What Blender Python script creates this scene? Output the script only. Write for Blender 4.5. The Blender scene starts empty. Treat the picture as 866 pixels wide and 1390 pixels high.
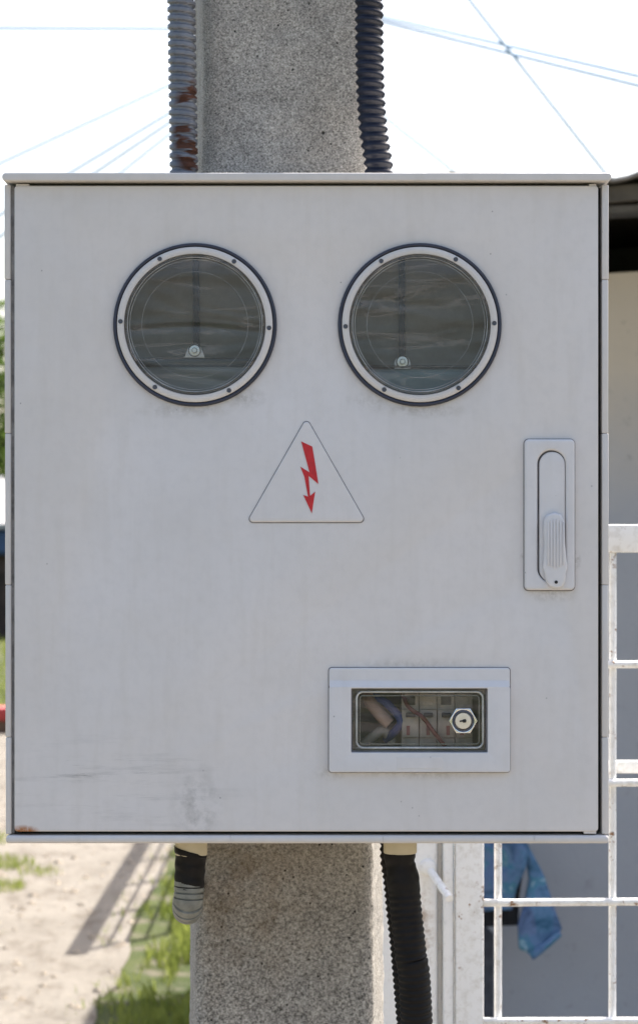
import bpy, bmesh, math, random
from mathutils import Vector, Matrix, noise as mnoise

random.seed(7)
S = bpy.context.scene
COL = S.collection
R = math.radians

# ------------------------------------------------------------------ camera
# Level telephoto camera 1.5 m above the ground, 2.5 m in front of the cabinet.
EYE = 1.5
DIST = 2.5
FPX = 3425.0
cam_d = bpy.data.cameras.new("camera")
cam = bpy.data.objects.new("camera", cam_d)
COL.objects.link(cam)
cam.location = (0, -DIST, EYE)
cam.rotation_euler = (R(90), 0, 0)
cam_d.sensor_fit = 'VERTICAL'
cam_d.sensor_height = 36.0
cam_d.sensor_width = 36.0
cam_d.lens = FPX / 1390.0 * 36.0
cam_d.shift_y = 50.0 / 1390.0
cam_d.clip_start = 0.05
cam_d.clip_end = 3000
cam_d.dof.use_dof = True
cam_d.dof.focus_distance = DIST
cam_d.dof.aperture_fstop = 13.0
S.camera = cam

# ------------------------------------------------------------------ sky, sun, exposure
SUN_AZ, SUN_EL = 32.0, 55.0
w = bpy.data.worlds.new("World")
S.world = w
w.use_nodes = True
wn = w.node_tree
sky = wn.nodes.new('ShaderNodeTexSky')
sky.sky_type = 'NISHITA'
sky.sun_disc = False
sky.sun_elevation = R(SUN_EL)
sky.sun_rotation = R(SUN_AZ)
sky.air_density = 1.0
sky.dust_density = 5.0
sky.ozone_density = 1.0
wn.links.new(sky.outputs[0], wn.nodes['Background'].inputs[0])
wn.nodes['Background'].inputs[1].default_value = 0.115
sun_d = bpy.data.lights.new("sun", 'SUN')
sun_d.energy = 4.2
sun_d.angle = R(0.55)
sun_d.color = (1.0, 0.955, 0.89)
sun = bpy.data.objects.new("sun", sun_d)
COL.objects.link(sun)
to_sun = Vector((math.sin(R(SUN_AZ)) * math.cos(R(SUN_EL)), math.cos(R(SUN_AZ)) * math.cos(R(SUN_EL)), math.sin(R(SUN_EL))))
sun.rotation_euler = to_sun.to_track_quat('Z', 'Y').to_euler()
sun.location = (3, 6, 9)
S.view_settings.view_transform = 'Standard'
S.view_settings.look = 'None'
S.view_settings.gamma = 1.0
S.view_settings.use_curve_mapping = False
S.view_settings.exposure = 1.60
S.render.engine = 'CYCLES'
S.cycles.use_denoising = True
S.cycles.max_bounces = 10
S.cycles.transparent_max_bounces = 24
S.cycles.caustics_reflective = False
S.cycles.caustics_refractive = False


# ------------------------------------------------------------------ node helpers
class NT:
    def __init__(self, name):
        self.m = bpy.data.materials.new(name)
        self.m.use_nodes = True
        self.t = self.m.node_tree
        self.n = self.t.nodes
        self.p = self.n['Principled BSDF']
        self.out = self.n['Material Output']
        tc = self.n.new('ShaderNodeTexCoord')
        self.co = tc.outputs['Object']

    def link(self, a, b):
        self.t.links.new(a, b)

    def sin(self, node, key, v):
        if v is None:
            return
        if hasattr(v, 'is_output'):
            self.link(v, node.inputs[key])
        else:
            if isinstance(v, tuple) and len(v) == 3 and node.inputs[key].type == 'RGBA':
                v = (*v, 1)
            node.inputs[key].default_value = v

    def map(self, scale=(1, 1, 1), rot=(0, 0, 0), loc=(0, 0, 0), vec=None):
        n = self.n.new('ShaderNodeMapping')
        n.inputs['Scale'].default_value = scale
        n.inputs['Rotation'].default_value = rot
        n.inputs['Location'].default_value = loc
        self.link(vec or self.co, n.inputs['Vector'])
        return n.outputs[0]

    def noise(self, scale, detail=3, rough=0.55, vec=None, dist=0.0):
        n = self.n.new('ShaderNodeTexNoise')
        n.inputs['Scale'].default_value = scale
        n.inputs['Detail'].default_value = detail
        n.inputs['Roughness'].default_value = rough
        n.inputs['Distortion'].default_value = dist
        self.link(vec or self.co, n.inputs['Vector'])
        return n.outputs['Fac']

    def voro(self, scale, feature='F1', vec=None, out='Distance', rnd=1.0):
        n = self.n.new('ShaderNodeTexVoronoi')
        n.feature = feature
        n.inputs['Scale'].default_value = scale
        n.inputs['Randomness'].default_value = rnd
        self.link(vec or self.co, n.inputs['Vector'])
        return n.outputs[out]

    def ramp(self, fac, stops, interp='LINEAR'):
        n = self.n.new('ShaderNodeValToRGB')
        n.color_ramp.interpolation = interp
        e = n.color_ramp.elements
        while len(e) < len(stops):
            e.new(0.5)
        for el, (p, c) in zip(e, stops):
            el.position = p
            el.color = (c, c, c, 1) if isinstance(c, (int, float)) else (*c, 1)
        self.link(fac, n.inputs[0])
        return n.outputs[0]

    def mix(self, fac, a, b, mode='MIX'):
        n = self.n.new('ShaderNodeMix')
        n.data_type = 'RGBA'
        n.blend_type = mode
        ins = [i for i in n.inputs if i.enabled]
        for i, v in zip((ins[0], ins[1], ins[2]), (fac, a, b)):
            if hasattr(v, 'is_output'):
                self.link(v, i)
            elif isinstance(v, tuple):
                i.default_value = (*v, 1)
            else:
                i.default_value = v
        return [o for o in n.outputs if o.enabled][0]

    def math(self, op, a, b=0.0, c=None):
        n = self.n.new('ShaderNodeMath')
        n.operation = op
        for k, v in enumerate((a, b) if c is None else (a, b, c)):
            if hasattr(v, 'is_output'):
                self.link(v, n.inputs[k])
            else:
                n.inputs[k].default_value = v
        return n.outputs[0]

    def xyz(self, vec=None):
        n = self.n.new('ShaderNodeSeparateXYZ')
        self.link(vec or self.co, n.inputs[0])
        return n.outputs

    def spot(self, c, r, soft=1.0, squash=(1, 1, 1)):
        """1 inside a blob of radius r round the local point c, fading to 0"""
        m = self.n.new('ShaderNodeMapping')
        m.vector_type = 'POINT'
        m.inputs['Scale'].default_value = tuple(1.0 / s for s in squash)
        m.inputs['Location'].default_value = tuple(-a / s for a, s in zip(c, squash))
        self.link(self.co, m.inputs['Vector'])
        l = self.n.new('ShaderNodeVectorMath')
        l.operation = 'LENGTH'
        self.link(m.outputs[0], l.inputs[0])
        mr = self.n.new('ShaderNodeMapRange')
        mr.inputs['From Min'].default_value = r
        mr.inputs['From Max'].default_value = r * (1 - soft)
        self.link(l.outputs['Value'], mr.inputs['Value'])
        return mr.outputs[0]

    def bump(self, h, strength=0.3, dist=0.001, nrm=None):
        n = self.n.new('ShaderNodeBump')
        n.inputs['Strength'].default_value = strength
        n.inputs['Distance'].default_value = dist
        self.link(h, n.inputs['Height'])
        if nrm is not None:
            self.link(nrm, n.inputs['Normal'])
        return n.outputs[0]

    def set(self, color=None, rough=None, metal=None, normal=None, spec=None, coat=None):
        self.sin(self.p, 'Base Color', color)
        self.sin(self.p, 'Roughness', rough)
        self.sin(self.p, 'Metallic', metal)
        self.sin(self.p, 'Specular IOR Level', spec)
        self.sin(self.p, 'Coat Weight', coat)
        if normal is not None:
            self.link(normal, self.p.inputs['Normal'])
        return self.m


# ------------------------------------------------------------------ mesh helpers
def props(o, label=None, cat=None, group=None, kind=None):
    if label: o["label"] = label
    if cat: o["category"] = cat
    if group: o["group"] = group
    if kind: o["kind"] = kind
    return o


def empty(name, loc, label=None, cat=None, group=None):
    o = bpy.data.objects.new(name, None)
    o.empty_display_size = 0.1
    o.location = loc
    COL.objects.link(o)
    return props(o, label, cat, group)


def wloc(o):
    v = Vector(o.location)
    while o.parent:
        o = o.parent
        v += Vector(o.location)
    return v


def finish(me, smooth):
    if smooth:
        me.polygons.foreach_set('use_smooth', [True] * len(me.polygons))
        if smooth < 180:
            me.set_sharp_from_angle(angle=R(smooth))
    me.update()


def obj(name, data, mat, parent=None, smooth=0, origin=None):
    """link ONE mesh object; data = (verts, faces) in world metres, or a bmesh, or a mesh"""
    off = wloc(parent) if parent else Vector(origin or (0, 0, 0))
    if isinstance(data, bpy.types.Mesh):
        me = data
        me.transform(Matrix.Translation(-off))
    else:
        me = bpy.data.meshes.new(name)
        if isinstance(data, tuple):
            v, f = data
            me.from_pydata([tuple(Vector(p) - off) for p in v], [], f)
        else:
            bmesh.ops.translate(data, vec=-off, verts=data.verts)
            data.to_mesh(me)
            data.free()
    if mat is not None:
        me.materials.clear()
        me.materials.append(mat)
    finish(me, smooth)
    o = bpy.data.objects.new(name, me)
    COL.objects.link(o)
    if parent:
        o.parent = parent
    else:
        o.location = off
    return o


def bm_box(x0, x1, y0, y1, z0, z1, bevel=0.0, seg=2, bm=None):
    b = bmesh.new()
    bmesh.ops.create_cube(b, size=1.0)
    bmesh.ops.scale(b, vec=(x1 - x0, y1 - y0, z1 - z0), verts=b.verts)
    bmesh.ops.translate(b, vec=((x0 + x1) / 2, (y0 + y1) / 2, (z0 + z1) / 2), verts=b.verts)
    if bevel > 0:
        bmesh.ops.bevel(b, geom=list(b.edges), offset=bevel, segments=seg, profile=0.5, affect='EDGES')
    if bm is None:
        return b
    tmp = bpy.data.meshes.new('tmp')
    b.to_mesh(tmp)
    b.free()
    bm.from_mesh(tmp)
    bpy.data.meshes.remove(tmp)
    return bm


def box(name, x0, x1, y0, y1, z0, z1, mat, parent=None, bevel=0.0, seg=2, origin=None):
    return obj(name, bm_box(x0, x1, y0, y1, z0, z1, bevel, seg), mat, parent, 40 if bevel else 0, origin)


def lathe(c, prof, n=64, axis='Y', closed=False):
    """revolve (radius, offset) pairs about an axis through c; -offset along Y is towards the street"""
    v, f = [], []
    for r, h in prof:
        for k in range(n):
            a = 2 * math.pi * k / n
            if axis == 'Y':
                v.append((c[0] + r * math.cos(a), c[1] + h, c[2] + r * math.sin(a)))
            else:
                v.append((c[0] + r * math.cos(a), c[1] + r * math.sin(a), c[2] + h))
    m = len(prof)
    for i in range(m - 1 + (1 if closed else 0)):
        i2 = (i + 1) % m
        for k in range(n):
            k2 = (k + 1) % n
            q = (i * n + k, i * n + k2, i2 * n + k2, i2 * n + k)
            f.append(q if axis == 'Z' else q[::-1])
    if not closed:
        for i, rev in ((0, False), (m - 1, True)):
            if prof[i][0] > 1e-6:
                ring = [i * n + k for k in range(n)]
                f.append(ring)
    b = bmesh.new()
    me = bpy.data.meshes.new('tmp')
    me.from_pydata(v, [], f)
    b.from_mesh(me)
    bpy.data.meshes.remove(me)
    bmesh.ops.remove_doubles(b, verts=b.verts, dist=1e-7)
    bmesh.ops.recalc_face_normals(b, faces=b.faces)
    return b


def tube(path, rad, n=16, cap=True):
    """sweep a circle along points; rad = number or function(arc length, angle)"""
    pts = [Vector(p) for p in path]
    v, f = [], []
    s = 0.0
    t0 = (pts[1] - pts[0]).normalized()
    up = Vector((0, 0, 1)) if abs(t0.z) < 0.9 else Vector((1, 0, 0))
    a = t0.cross(up).normalized()
    for i, p in enumerate(pts):
        if i == 0: t = pts[1] - pts[0]
        elif i == len(pts) - 1: t = pts[-1] - pts[-2]
        else: t = pts[i + 1] - pts[i - 1]
        t.normalize()
        a = (a - t * a.dot(t)).normalized()
        b = t.cross(a)
        if i: s += (p - pts[i - 1]).length
        for k in range(n):
            th = 2 * math.pi * k / n
            r = rad(s, th) if callable(rad) else rad
            v.append(p + (a * math.cos(th) + b * math.sin(th)) * r)
    for i in range(len(pts) - 1):
        for k in range(n):
            k2 = (k + 1) % n
            f.append((i * n + k, i * n + k2, (i + 1) * n + k2, (i + 1) * n + k))
    if cap:
        f.append(tuple(range(n))[::-1])
        f.append(tuple((len(pts) - 1) * n + k for k in range(n)))
    return v, f


def resample(pts, step):
    """Catmull-Rom through points at about equal steps"""
    P = [Vector(p) for p in pts]
    P = [P[0] * 2 - P[1]] + P + [P[-1] * 2 - P[-2]]
    dense = []
    for i in range(1, len(P) - 2):
        for k in range(60):
            t = k / 60
            p0, p1, p2, p3 = P[i - 1:i + 3]
            dense.append(0.5 * ((2 * p1) + (p2 - p0) * t + (2 * p0 - 5 * p1 + 4 * p2 - p3) * t * t + (3 * p1 - p0 - 3 * p2 + p3) * t ** 3))
    dense.append(P[-2])
    out, acc = [dense[0]], 0.0
    for a, b in zip(dense, dense[1:]):
        l = (b - a).length
        while acc + l >= step:
            a = a + (b - a) * ((step - acc) / l)
            l = (b - a).length
            out.append(a.copy())
            acc = 0.0
        acc += l
    return out


def rrect(x0, x1, z0, z1, r, n=6):
    pts = []
    for cx, cz, a0 in ((x1 - r, z1 - r, 0), (x0 + r, z1 - r, 90), (x0 + r, z0 + r, 180), (x1 - r, z0 + r, 270)):
        for k in range(n + 1):
            a = R(a0 + 90 * k / n)
            pts.append((cx + r * math.cos(a), cz + r * math.sin(a)))
    return pts


def circ(cx, cz, r, n=72):
    return [(cx + r * math.cos(2 * math.pi * k / n), cz + r * math.sin(2 * math.pi * k / n)) for k in range(n)]


def plate(loops, y_front, thick, bevel=0.0, res=2):
    """solid plate facing -Y from XZ outlines (first outer, others holes); returns a mesh"""
    cu = bpy.data.curves.new('tmp', 'CURVE')
    cu.dimensions = '2D'
    cu.fill_mode = 'BOTH'
    cu.extrude = thick / 2 - bevel
    cu.bevel_depth = bevel
    cu.bevel_resolution = res
    cu.offset = -bevel
    for L in loops:
        sp = cu.splines.new('POLY')
        sp.points.add(len(L) - 1)
        for p, (x, z) in zip(sp.points, L):
            p.co = (x, z, 0, 1)
        sp.use_cyclic_u = True
    o = bpy.data.objects.new('tmp', cu)
    COL.objects.link(o)
    dg = bpy.context.evaluated_depsgraph_get()
    me = bpy.data.meshes.new_from_object(o.evaluated_get(dg))
    bpy.data.objects.remove(o)
    bpy.data.curves.remove(cu)
    me.transform(Matrix(((1, 0, 0, 0), (0, 0, -1, y_front + thick / 2), (0, 1, 0, 0), (0, 0, 0, 1))))
    b = bmesh.new()
    b.from_mesh(me)
    bmesh.ops.remove_doubles(b, verts=b.verts, dist=1e-6)
    b.to_mesh(me)
    b.free()
    return me


# measured positions: K metres per unit on the cabinet's front plane
K = DIST / FPX
def fx(px): return (px - 433) * K
def fz(py): return EYE + (745 - py) * K
def at(px, py, d):
    """point d metres from the lens plane"""
    return Vector(((px - 433) * d / FPX, d - DIST, EYE + (745 - py) * d / FPX))


# ------------------------------------------------------------------ materials
def m_paint(name, base, stains=False, origin=Vector((0, 0, 0))):
    t = NT(name)
    big = t.noise(6, 4, 0.6)
    fine = t.noise(90, 4, 0.6)
    streak = t.noise(9, 5, 0.6, t.map(scale=(7, 7, 0.8)))
    c = t.mix(t.ramp(big, [(0.3, 0.0), (0.75, 1.0)]), base, tuple(x * f for x, f in zip(base, (0.90, 0.90, 0.885))))
    c = t.mix(t.math('MULTIPLY', t.ramp(fine, [(0.45, 0.0), (0.8, 1.0)]), 0.30), c, tuple(x * 0.80 for x in base))
    c = t.mix(t.math('MULTIPLY', t.ramp(streak, [(0.48, 0.0), (0.74, 1.0)]), 0.22), c, tuple(x * f for x, f in zip(base, (0.78, 0.76, 0.70))))
    speck = t.voro(55)
    c = t.mix(t.math('MULTIPLY', t.ramp(speck, [(0.02, 1.0), (0.06, 0.0)]), t.ramp(t.noise(14, 2), [(0.55, 0.0), (0.62, 0.6)])), c, (0.10, 0.095, 0.085))
    h = t.noise(260, 3, 0.6)
    h2 = t.noise(22, 3, 0.5)
    rough = t.math('ADD', t.math('MULTIPLY', big, 0.2), 0.36)
    if stains:
        o = origin
        # abrasion: long near-horizontal scuffs low on the left
        scuff = t.noise(26, 8, 0.75, t.map(scale=(0.28, 1, 3.4), rot=(0, R(2.5), 0)))
        zone = t.spot((fx(150) - o.x, 0, fz(1068) - o.z), 1.0, 0.65, (0.15, 1, 0.062))
        c = t.mix(t.math('MULTIPLY', t.math('MULTIPLY', t.ramp(scuff, [(0.52, 0.0), (0.70, 1.0)]), zone), 0.32), c, (0.13, 0.125, 0.115))
        line = t.noise(46, 8, 0.8, t.map(scale=(0.16, 1, 3.0), rot=(0, R(3.5), 0)))
        zone2 = t.spot((fx(150) - o.x, 0, fz(1045) - o.z), 1.0, 0.55, (0.10, 1, 0.014))
        c = t.mix(t.math('MULTIPLY', t.math('MULTIPLY', t.ramp(line, [(0.56, 0.0), (0.64, 1.0)]), zone2), 0.65), c, (0.11, 0.105, 0.10))
        smear = t.spot((fx(268) - o.x, 0, fz(1095) - o.z), 1.0, 0.8, (0.03, 1, 0.05))
        c = t.mix(t.math('MULTIPLY', t.math('MULTIPLY', smear, t.ramp(t.noise(70, 6, 0.7), [(0.42, 0.0), (0.68, 1.0)])), 0.5), c, (0.17, 0.165, 0.15))
        # rust at the lower hinge corner
        rust = t.math('MULTIPLY', t.spot((fx(33) - o.x, 0, fz(1129) - o.z), 1.0, 0.6, (0.017, 1, 0.0075)), t.ramp(t.noise(160, 4, 0.7), [(0.30, 0.0), (0.52, 1.0)]))
        c = t.mix(rust, c, (0.36, 0.13, 0.03))
        # grime under the round windows, round the handle and the lock window
        for (px, py, rx, rz, k) in ((330, 540, .028, .012, .65), (250, 556, .06, .010, .5), (575, 556, .055, .010, .55), (505, 545, .03, .012, .4),
                                    (712, 757, .006, .006, 1.0), (781, 762, .006, .012, 1.0), (748, 806, .03, .010, .6), (575, 1051, .085, .007, .45), (450, 1048, .02, .01, .6), (560, 902, .09, .008, .35)):
            g = t.math('MULTIPLY', t.spot((fx(px) - o.x, 0, fz(py) - o.z), 1.0, 0.9, (rx, 1, rz)), t.ramp(t.noise(150, 5, 0.7), [(0.40, 0.0), (0.62, 1.0)]))
            c = t.mix(t.math('MULTIPLY', g, k * 0.7), c, (0.20, 0.165, 0.11))
    nb = t.bump(h, 0.18, 0.0006)
    nb = t.bump(h2, 0.22, 0.004, nb)
    return t.set(c, rough, normal=nb, spec=0.4)


CAB = (0.690, 0.655, 0.634)
ROOT = Vector((fx(417), 0.11, fz(1145)))
M_door = m_paint('cabinet_door_paint', CAB, True, ROOT)
M_cab = m_paint('cabinet_paint', (0.66, 0.625, 0.595))
M_trim = m_paint('window_trim_paint', (0.685, 0.665, 0.665))


def simple(name, col, rough=0.5, metal=0.0, var=0.15, scale=40, bump=0.1, spec=0.5, bscale=200, bdist=0.001):
    t = NT(name)
    c = t.mix(t.ramp(t.noise(scale, 4, 0.6), [(0.3, 0.0), (0.7, 1.0)]), tuple(x * (1 - var) for x in col), tuple(min(1, x * (1 + var)) for x in col))
    return t.set(c, rough, metal, t.bump(t.noise(bscale, 3), bump, bdist), spec)


M_rubber = simple('black_rubber', (0.022, 0.026, 0.045), 0.42, var=0.3)
M_dark = simple('gap_shade', (0.03, 0.03, 0.03), 0.7)  # near-black colour stands in for shade in door gaps and handle recess
M_flange = simple('dirty_grey_flange', (0.27, 0.26, 0.25), 0.7, var=0.4, scale=80)
M_inside = simple('cabinet_inside', (0.36, 0.33, 0.28), 0.7)
M_rail = simple('steel_rail', (0.014, 0.014, 0.017), 0.6, 0.2)
M_zinc = simple('zinc_metal', (0.62, 0.62, 0.60), 0.3, 0.9, var=0.1)
M_chrome = simple('polished_metal', (0.78, 0.77, 0.74), 0.18, 1.0, var=0.04, bump=0.03)
M_brass = simple('lock_face', (0.74, 0.68, 0.58), 0.38, 0.8, var=0.08)
M_keyhole = simple('keyhole_dark', (0.012, 0.012, 0.012), 0.6)
M_meter = simple('meter_plastic', (0.34, 0.345, 0.33), 0.5, var=0.08)
M_meter_teal = simple('meter_cover_teal', (0.22, 0.33, 0.36), 0.3, var=0.08)
M_meter_dark = simple('meter_window_dark', (0.04, 0.045, 0.045), 0.25)
M_screw = simple('screw_recess', (0.06, 0.065, 0.08), 0.5)


def m_glass(name, tint=(0.93, 0.95, 0.94), wavy=0.05, refl_film=0.085, ior=1.65):
    t = NT(name)
    h = t.noise(9, 1.5, 0.45, t.map(scale=(0.8, 1, 3.2)), dist=0.8)
    nb = t.bump(h, wavy, 0.02)
    tr = t.n.new('ShaderNodeBsdfTransparent'); tr.inputs[0].default_value = (*tint, 1)
    gl = t.n.new('ShaderNodeBsdfGlossy'); gl.inputs['Roughness'].default_value = 0.05
    t.link(nb, gl.inputs['Normal'])
    fr = t.n.new('ShaderNodeFresnel'); fr.inputs['IOR'].default_value = ior
    t.link(nb, fr.inputs['Normal'])
    mx = t.n.new('ShaderNodeMixShader')
    t.link(fr.outputs[0], mx.inputs[0]); t.link(tr.outputs[0], mx.inputs[1]); t.link(gl.outputs[0], mx.inputs[2])
    df = t.n.new('ShaderNodeBsdfDiffuse'); df.inputs[0].default_value = (0.48, 0.425, 0.385, 1)  # beige film stands in for warm reflections of unseen surroundings
    m2 = t.n.new('ShaderNodeMixShader')
    d = t.ramp(t.noise(16, 7, 0.7, t.map(scale=(0.7, 1, 1.6))), [(0.30, refl_film * 0.35), (0.75, refl_film)])
    st = t.ramp(t.noise(9, 5, 0.6, t.map(scale=(0.7, 1, 4.5), rot=(0, R(4), 0)), dist=1.0), [(0.53, 0.0), (0.60, refl_film * 1.7), (0.612, 0.0)])  # pale wavy streaks painted in place of reflected light
    d = t.math('ADD', d, st)
    t.link(d, m2.inputs[0]); t.link(mx.outputs[0], m2.inputs[1]); t.link(df.outputs[0], m2.inputs[2])
    t.link(m2.outputs[0], t.out.inputs['Surface'])
    return t.m


M_pane = m_glass('round_window_glass')
M_pane2 = m_glass('lock_window_glass', (0.93, 0.92, 0.90), 0.10, 0.07, 1.55)
M_clear = m_glass('clear_plastic_edge', (0.80, 0.81, 0.80), 0.1, 0.16)


def m_concrete():
    t = NT('weathered_concrete')
    big = t.noise(5, 4, 0.6)
    patch = t.noise(17, 5, 0.65)
    grain = t.noise(560, 5, 0.75)
    coarse = t.noise(330, 5, 0.75)
    z = t.xyz()[2]
    mr = t.n.new('ShaderNodeMapRange')
    mr.inputs['From Min'].default_value = 1.6
    mr.inputs['From Max'].default_value = 1.1
    t.link(t.math('ADD', z, t.math('MULTIPLY', patch, 0.2)), mr.inputs['Value'])
    foot = mr.outputs[0]                      # the splashed foot is more washed out: coarser sand shows
    c = t.mix(t.ramp(big, [(0.35, 0.0), (0.65, 1.0)]), (0.355, 0.335, 0.30), (0.295, 0.277, 0.245))
    c = t.mix(foot, c, (0.34, 0.318, 0.285))
    c = t.mix(t.ramp(patch, [(0.42, 0.0), (0.72, 0.55)]), c, (0.23, 0.205, 0.17))
    g1 = t.ramp(grain, [(0.36, 0.20), (0.44, 0.78), (0.55, 1.18), (0.66, 1.9)])
    g2 = t.ramp(coarse, [(0.36, 0.22), (0.47, 0.80), (0.58, 1.35), (0.70, 1.9)])
    c = t.mix(1.0, c, t.mix(foot, g1, g2), 'MULTIPLY')
    c = t.mix(1.0, c, t.ramp(t.noise(34, 6, 0.78), [(0.34, 0.76), (0.66, 1.24)]), 'MULTIPLY')
    pits = t.voro(105)
    gate = t.ramp(t.noise(60, 2), [(0.50, 0.0), (0.57, 1.0)])
    pm = t.math('MULTIPLY', t.ramp(pits, [(0.08, 1.0), (0.17, 0.0)]), gate)
    hol = t.math('MULTIPLY', t.ramp(t.voro(38), [(0.05, 1.0), (0.085, 0.0)]), t.ramp(t.noise(13, 2), [(0.50, 0.0), (0.56, 1.0)]))
    pm = t.math('MAXIMUM', pm, hol)
    c = t.mix(pm, c, (0.03, 0.028, 0.025))
    crack = t.voro(7, 'DISTANCE_TO_EDGE', t.map(scale=(1, 1, 1.6), vec=None))
    cm = t.math('MULTIPLY', t.ramp(crack, [(0.002, 1.0), (0.006, 0.0)]), t.ramp(t.noise(6, 3), [(0.56, 0.0), (0.64, 0.5)]))
    c = t.mix(cm, c, (0.08, 0.075, 0.065))
    # brown rust run-off below the conduits
    spl = t.math('MULTIPLY', t.spot((-0.04, -0.02, 1.14), 1.0, 0.9, (0.11, 1, 0.17)), t.ramp(t.noise(38, 5, 0.7), [(0.40, 0.0), (0.66, 0.5)]))
    c = t.mix(spl, c, (0.14, 0.09, 0.045))
    h = t.math('ADD', t.mix(foot, grain, coarse), t.math('MULTIPLY', pm, -1.0))
    nb = t.bump(h, 0.6, 0.0016)
    nb = t.bump(t.noise(45, 4, 0.6), 0.3, 0.004, nb)
    return t.set(c, 0.9, normal=nb, spec=0.2)


M_conc = m_concrete()


def m_conduit_metal():
    t = NT('galvanised_conduit')
    c = t.mix(t.ramp(t.noise(60, 4, 0.6, t.map(scale=(1, 1, 0.3))), [(0.3, 0.0), (0.7, 1.0)]), (0.125, 0.13, 0.145), (0.20, 0.205, 0.22))
    rust = t.math('MULTIPLY', t.spot((0.007, -0.012, 0.088), 1.0, 0.3, (0.020, 1, 0.062)), t.ramp(t.noise(34, 3, 0.55, t.map(scale=(0.5, 0.5, 2.0))), [(0.50, 0.0), (0.54, 1.0)]))
    c = t.mix(rust, c, t.mix(t.noise(220, 3), (0.03, 0.011, 0.007), (0.11, 0.038, 0.016)))
    return t.set(c, t.mix(rust, (0.42, 0.42, 0.42), (0.9, 0.9, 0.9)), t.math('SUBTRACT', 0.35, t.math('MULTIPLY', rust, 0.35)), t.bump(t.noise(400, 3), 0.1, 0.0004), 0.5)


M_conduit = m_conduit_metal()
M_navy = simple('navy_plastic_conduit', (0.006, 0.008, 0.018), 0.42, var=0.25, spec=0.35)
M_tape = simple('black_tape', (0.009, 0.0075, 0.007), 0.55, var=0.35, scale=60, bump=0.35, spec=0.2, bscale=70, bdist=0.003)
M_greyhose = simple('worn_grey_hose', (0.20, 0.20, 0.175), 0.5, var=0.3, scale=90)
M_nut = simple('cream_plastic_gland', (0.56, 0.49, 0.34), 0.5, var=0.1)


def m_white_gate():
    t = NT('chipped_white_gate_paint')
    base = t.mix(t.noise(8, 4), (0.88, 0.875, 0.865), (0.82, 0.815, 0.80))
    base = t.mix(t.math('MULTIPLY', t.ramp(t.noise(70, 5, 0.7), [(0.48, 0.0), (0.70, 1.0)]), 0.5), base, (0.50, 0.46, 0.39))
    r = t.math('MULTIPLY', t.ramp(t.noise(75, 4, 0.7), [(0.595, 0.0), (0.64, 1.0)]), t.ramp(t.noise(9, 3), [(0.40, 0.0), (0.55, 1.0)]))
    c = t.mix(r, base, t.mix(t.noise(300, 3), (0.10, 0.04, 0.015), (0.34, 0.17, 0.06)))
    return t.set(c, 0.5, normal=t.bump(t.noise(120, 4, 0.7), 0.35, 0.0015), spec=0.35)


M_gate = m_white_gate()


def m_post():
    t = NT('rust_stained_white_post')
    base = t.mix(t.noise(8, 4), (0.88, 0.875, 0.865), (0.81, 0.805, 0.79))
    base = t.mix(t.math('MULTIPLY', t.ramp(t.noise(120, 5, 0.7), [(0.55, 0.0), (0.75, 1.0)]), 0.4), base, (0.40, 0.37, 0.31))
    z = t.spot((0.012, -0.04, 0.99), 1.0, 0.8, (0.022, 1, 0.09))
    r = t.math('MULTIPLY', t.ramp(t.noise(45, 5, 0.75), [(0.46, 0.0), (0.62, 1.0)]), z)
    c = t.mix(t.math('MULTIPLY', r, 0.8), base, (0.30, 0.19, 0.10))
    return t.set(c, 0.55, normal=t.bump(t.noise(140, 4, 0.7), 0.4, 0.0015), spec=0.3)


M_post = m_post()


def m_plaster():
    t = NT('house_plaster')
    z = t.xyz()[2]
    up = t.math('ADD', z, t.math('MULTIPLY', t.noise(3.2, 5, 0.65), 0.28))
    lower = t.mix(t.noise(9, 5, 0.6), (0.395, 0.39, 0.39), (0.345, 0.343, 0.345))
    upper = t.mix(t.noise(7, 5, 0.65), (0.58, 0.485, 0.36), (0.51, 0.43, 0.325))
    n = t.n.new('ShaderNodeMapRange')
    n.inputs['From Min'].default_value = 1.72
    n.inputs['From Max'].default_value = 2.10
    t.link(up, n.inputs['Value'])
    c = t.mix(n.outputs[0], lower, upper)  # warmer, lighter upper band: bounced light painted into the plaster colour
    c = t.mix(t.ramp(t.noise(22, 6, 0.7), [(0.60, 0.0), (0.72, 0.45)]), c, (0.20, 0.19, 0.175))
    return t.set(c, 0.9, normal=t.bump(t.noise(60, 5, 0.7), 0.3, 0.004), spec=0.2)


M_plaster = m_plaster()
M_roof = simple('weathered_roof_sheet', (0.33, 0.31, 0.29), 0.9, var=0.35, scale=9)
M_fascia = simple('brown_fascia_board', (0.085, 0.07, 0.05), 0.8, var=0.3, scale=20)
M_beam = simple('grey_beam', (0.16, 0.165, 0.175), 0.7, var=0.2)
M_room = simple('loft_shade', (0.05, 0.05, 0.055), 0.9)


def m_shirt():
    t = NT('blue_floral_cloth')
    v = t.voro(17, out='Color')
    b = t.noise(16, 4, 0.65, dist=1.2)
    c = t.ramp(b, [(0.28, (0.02, 0.05, 0.12)), (0.42, (0.075, 0.14, 0.24)), (0.52, (0.12, 0.19, 0.32)), (0.60, (0.055, 0.18, 0.25)), (0.74, (0.42, 0.50, 0.57))], 'LINEAR')
    c = t.mix(0.03, c, v)
    return t.set(c, 0.9, normal=t.bump(t.noise(500, 2), 0.2, 0.001), spec=0.15)


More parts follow.
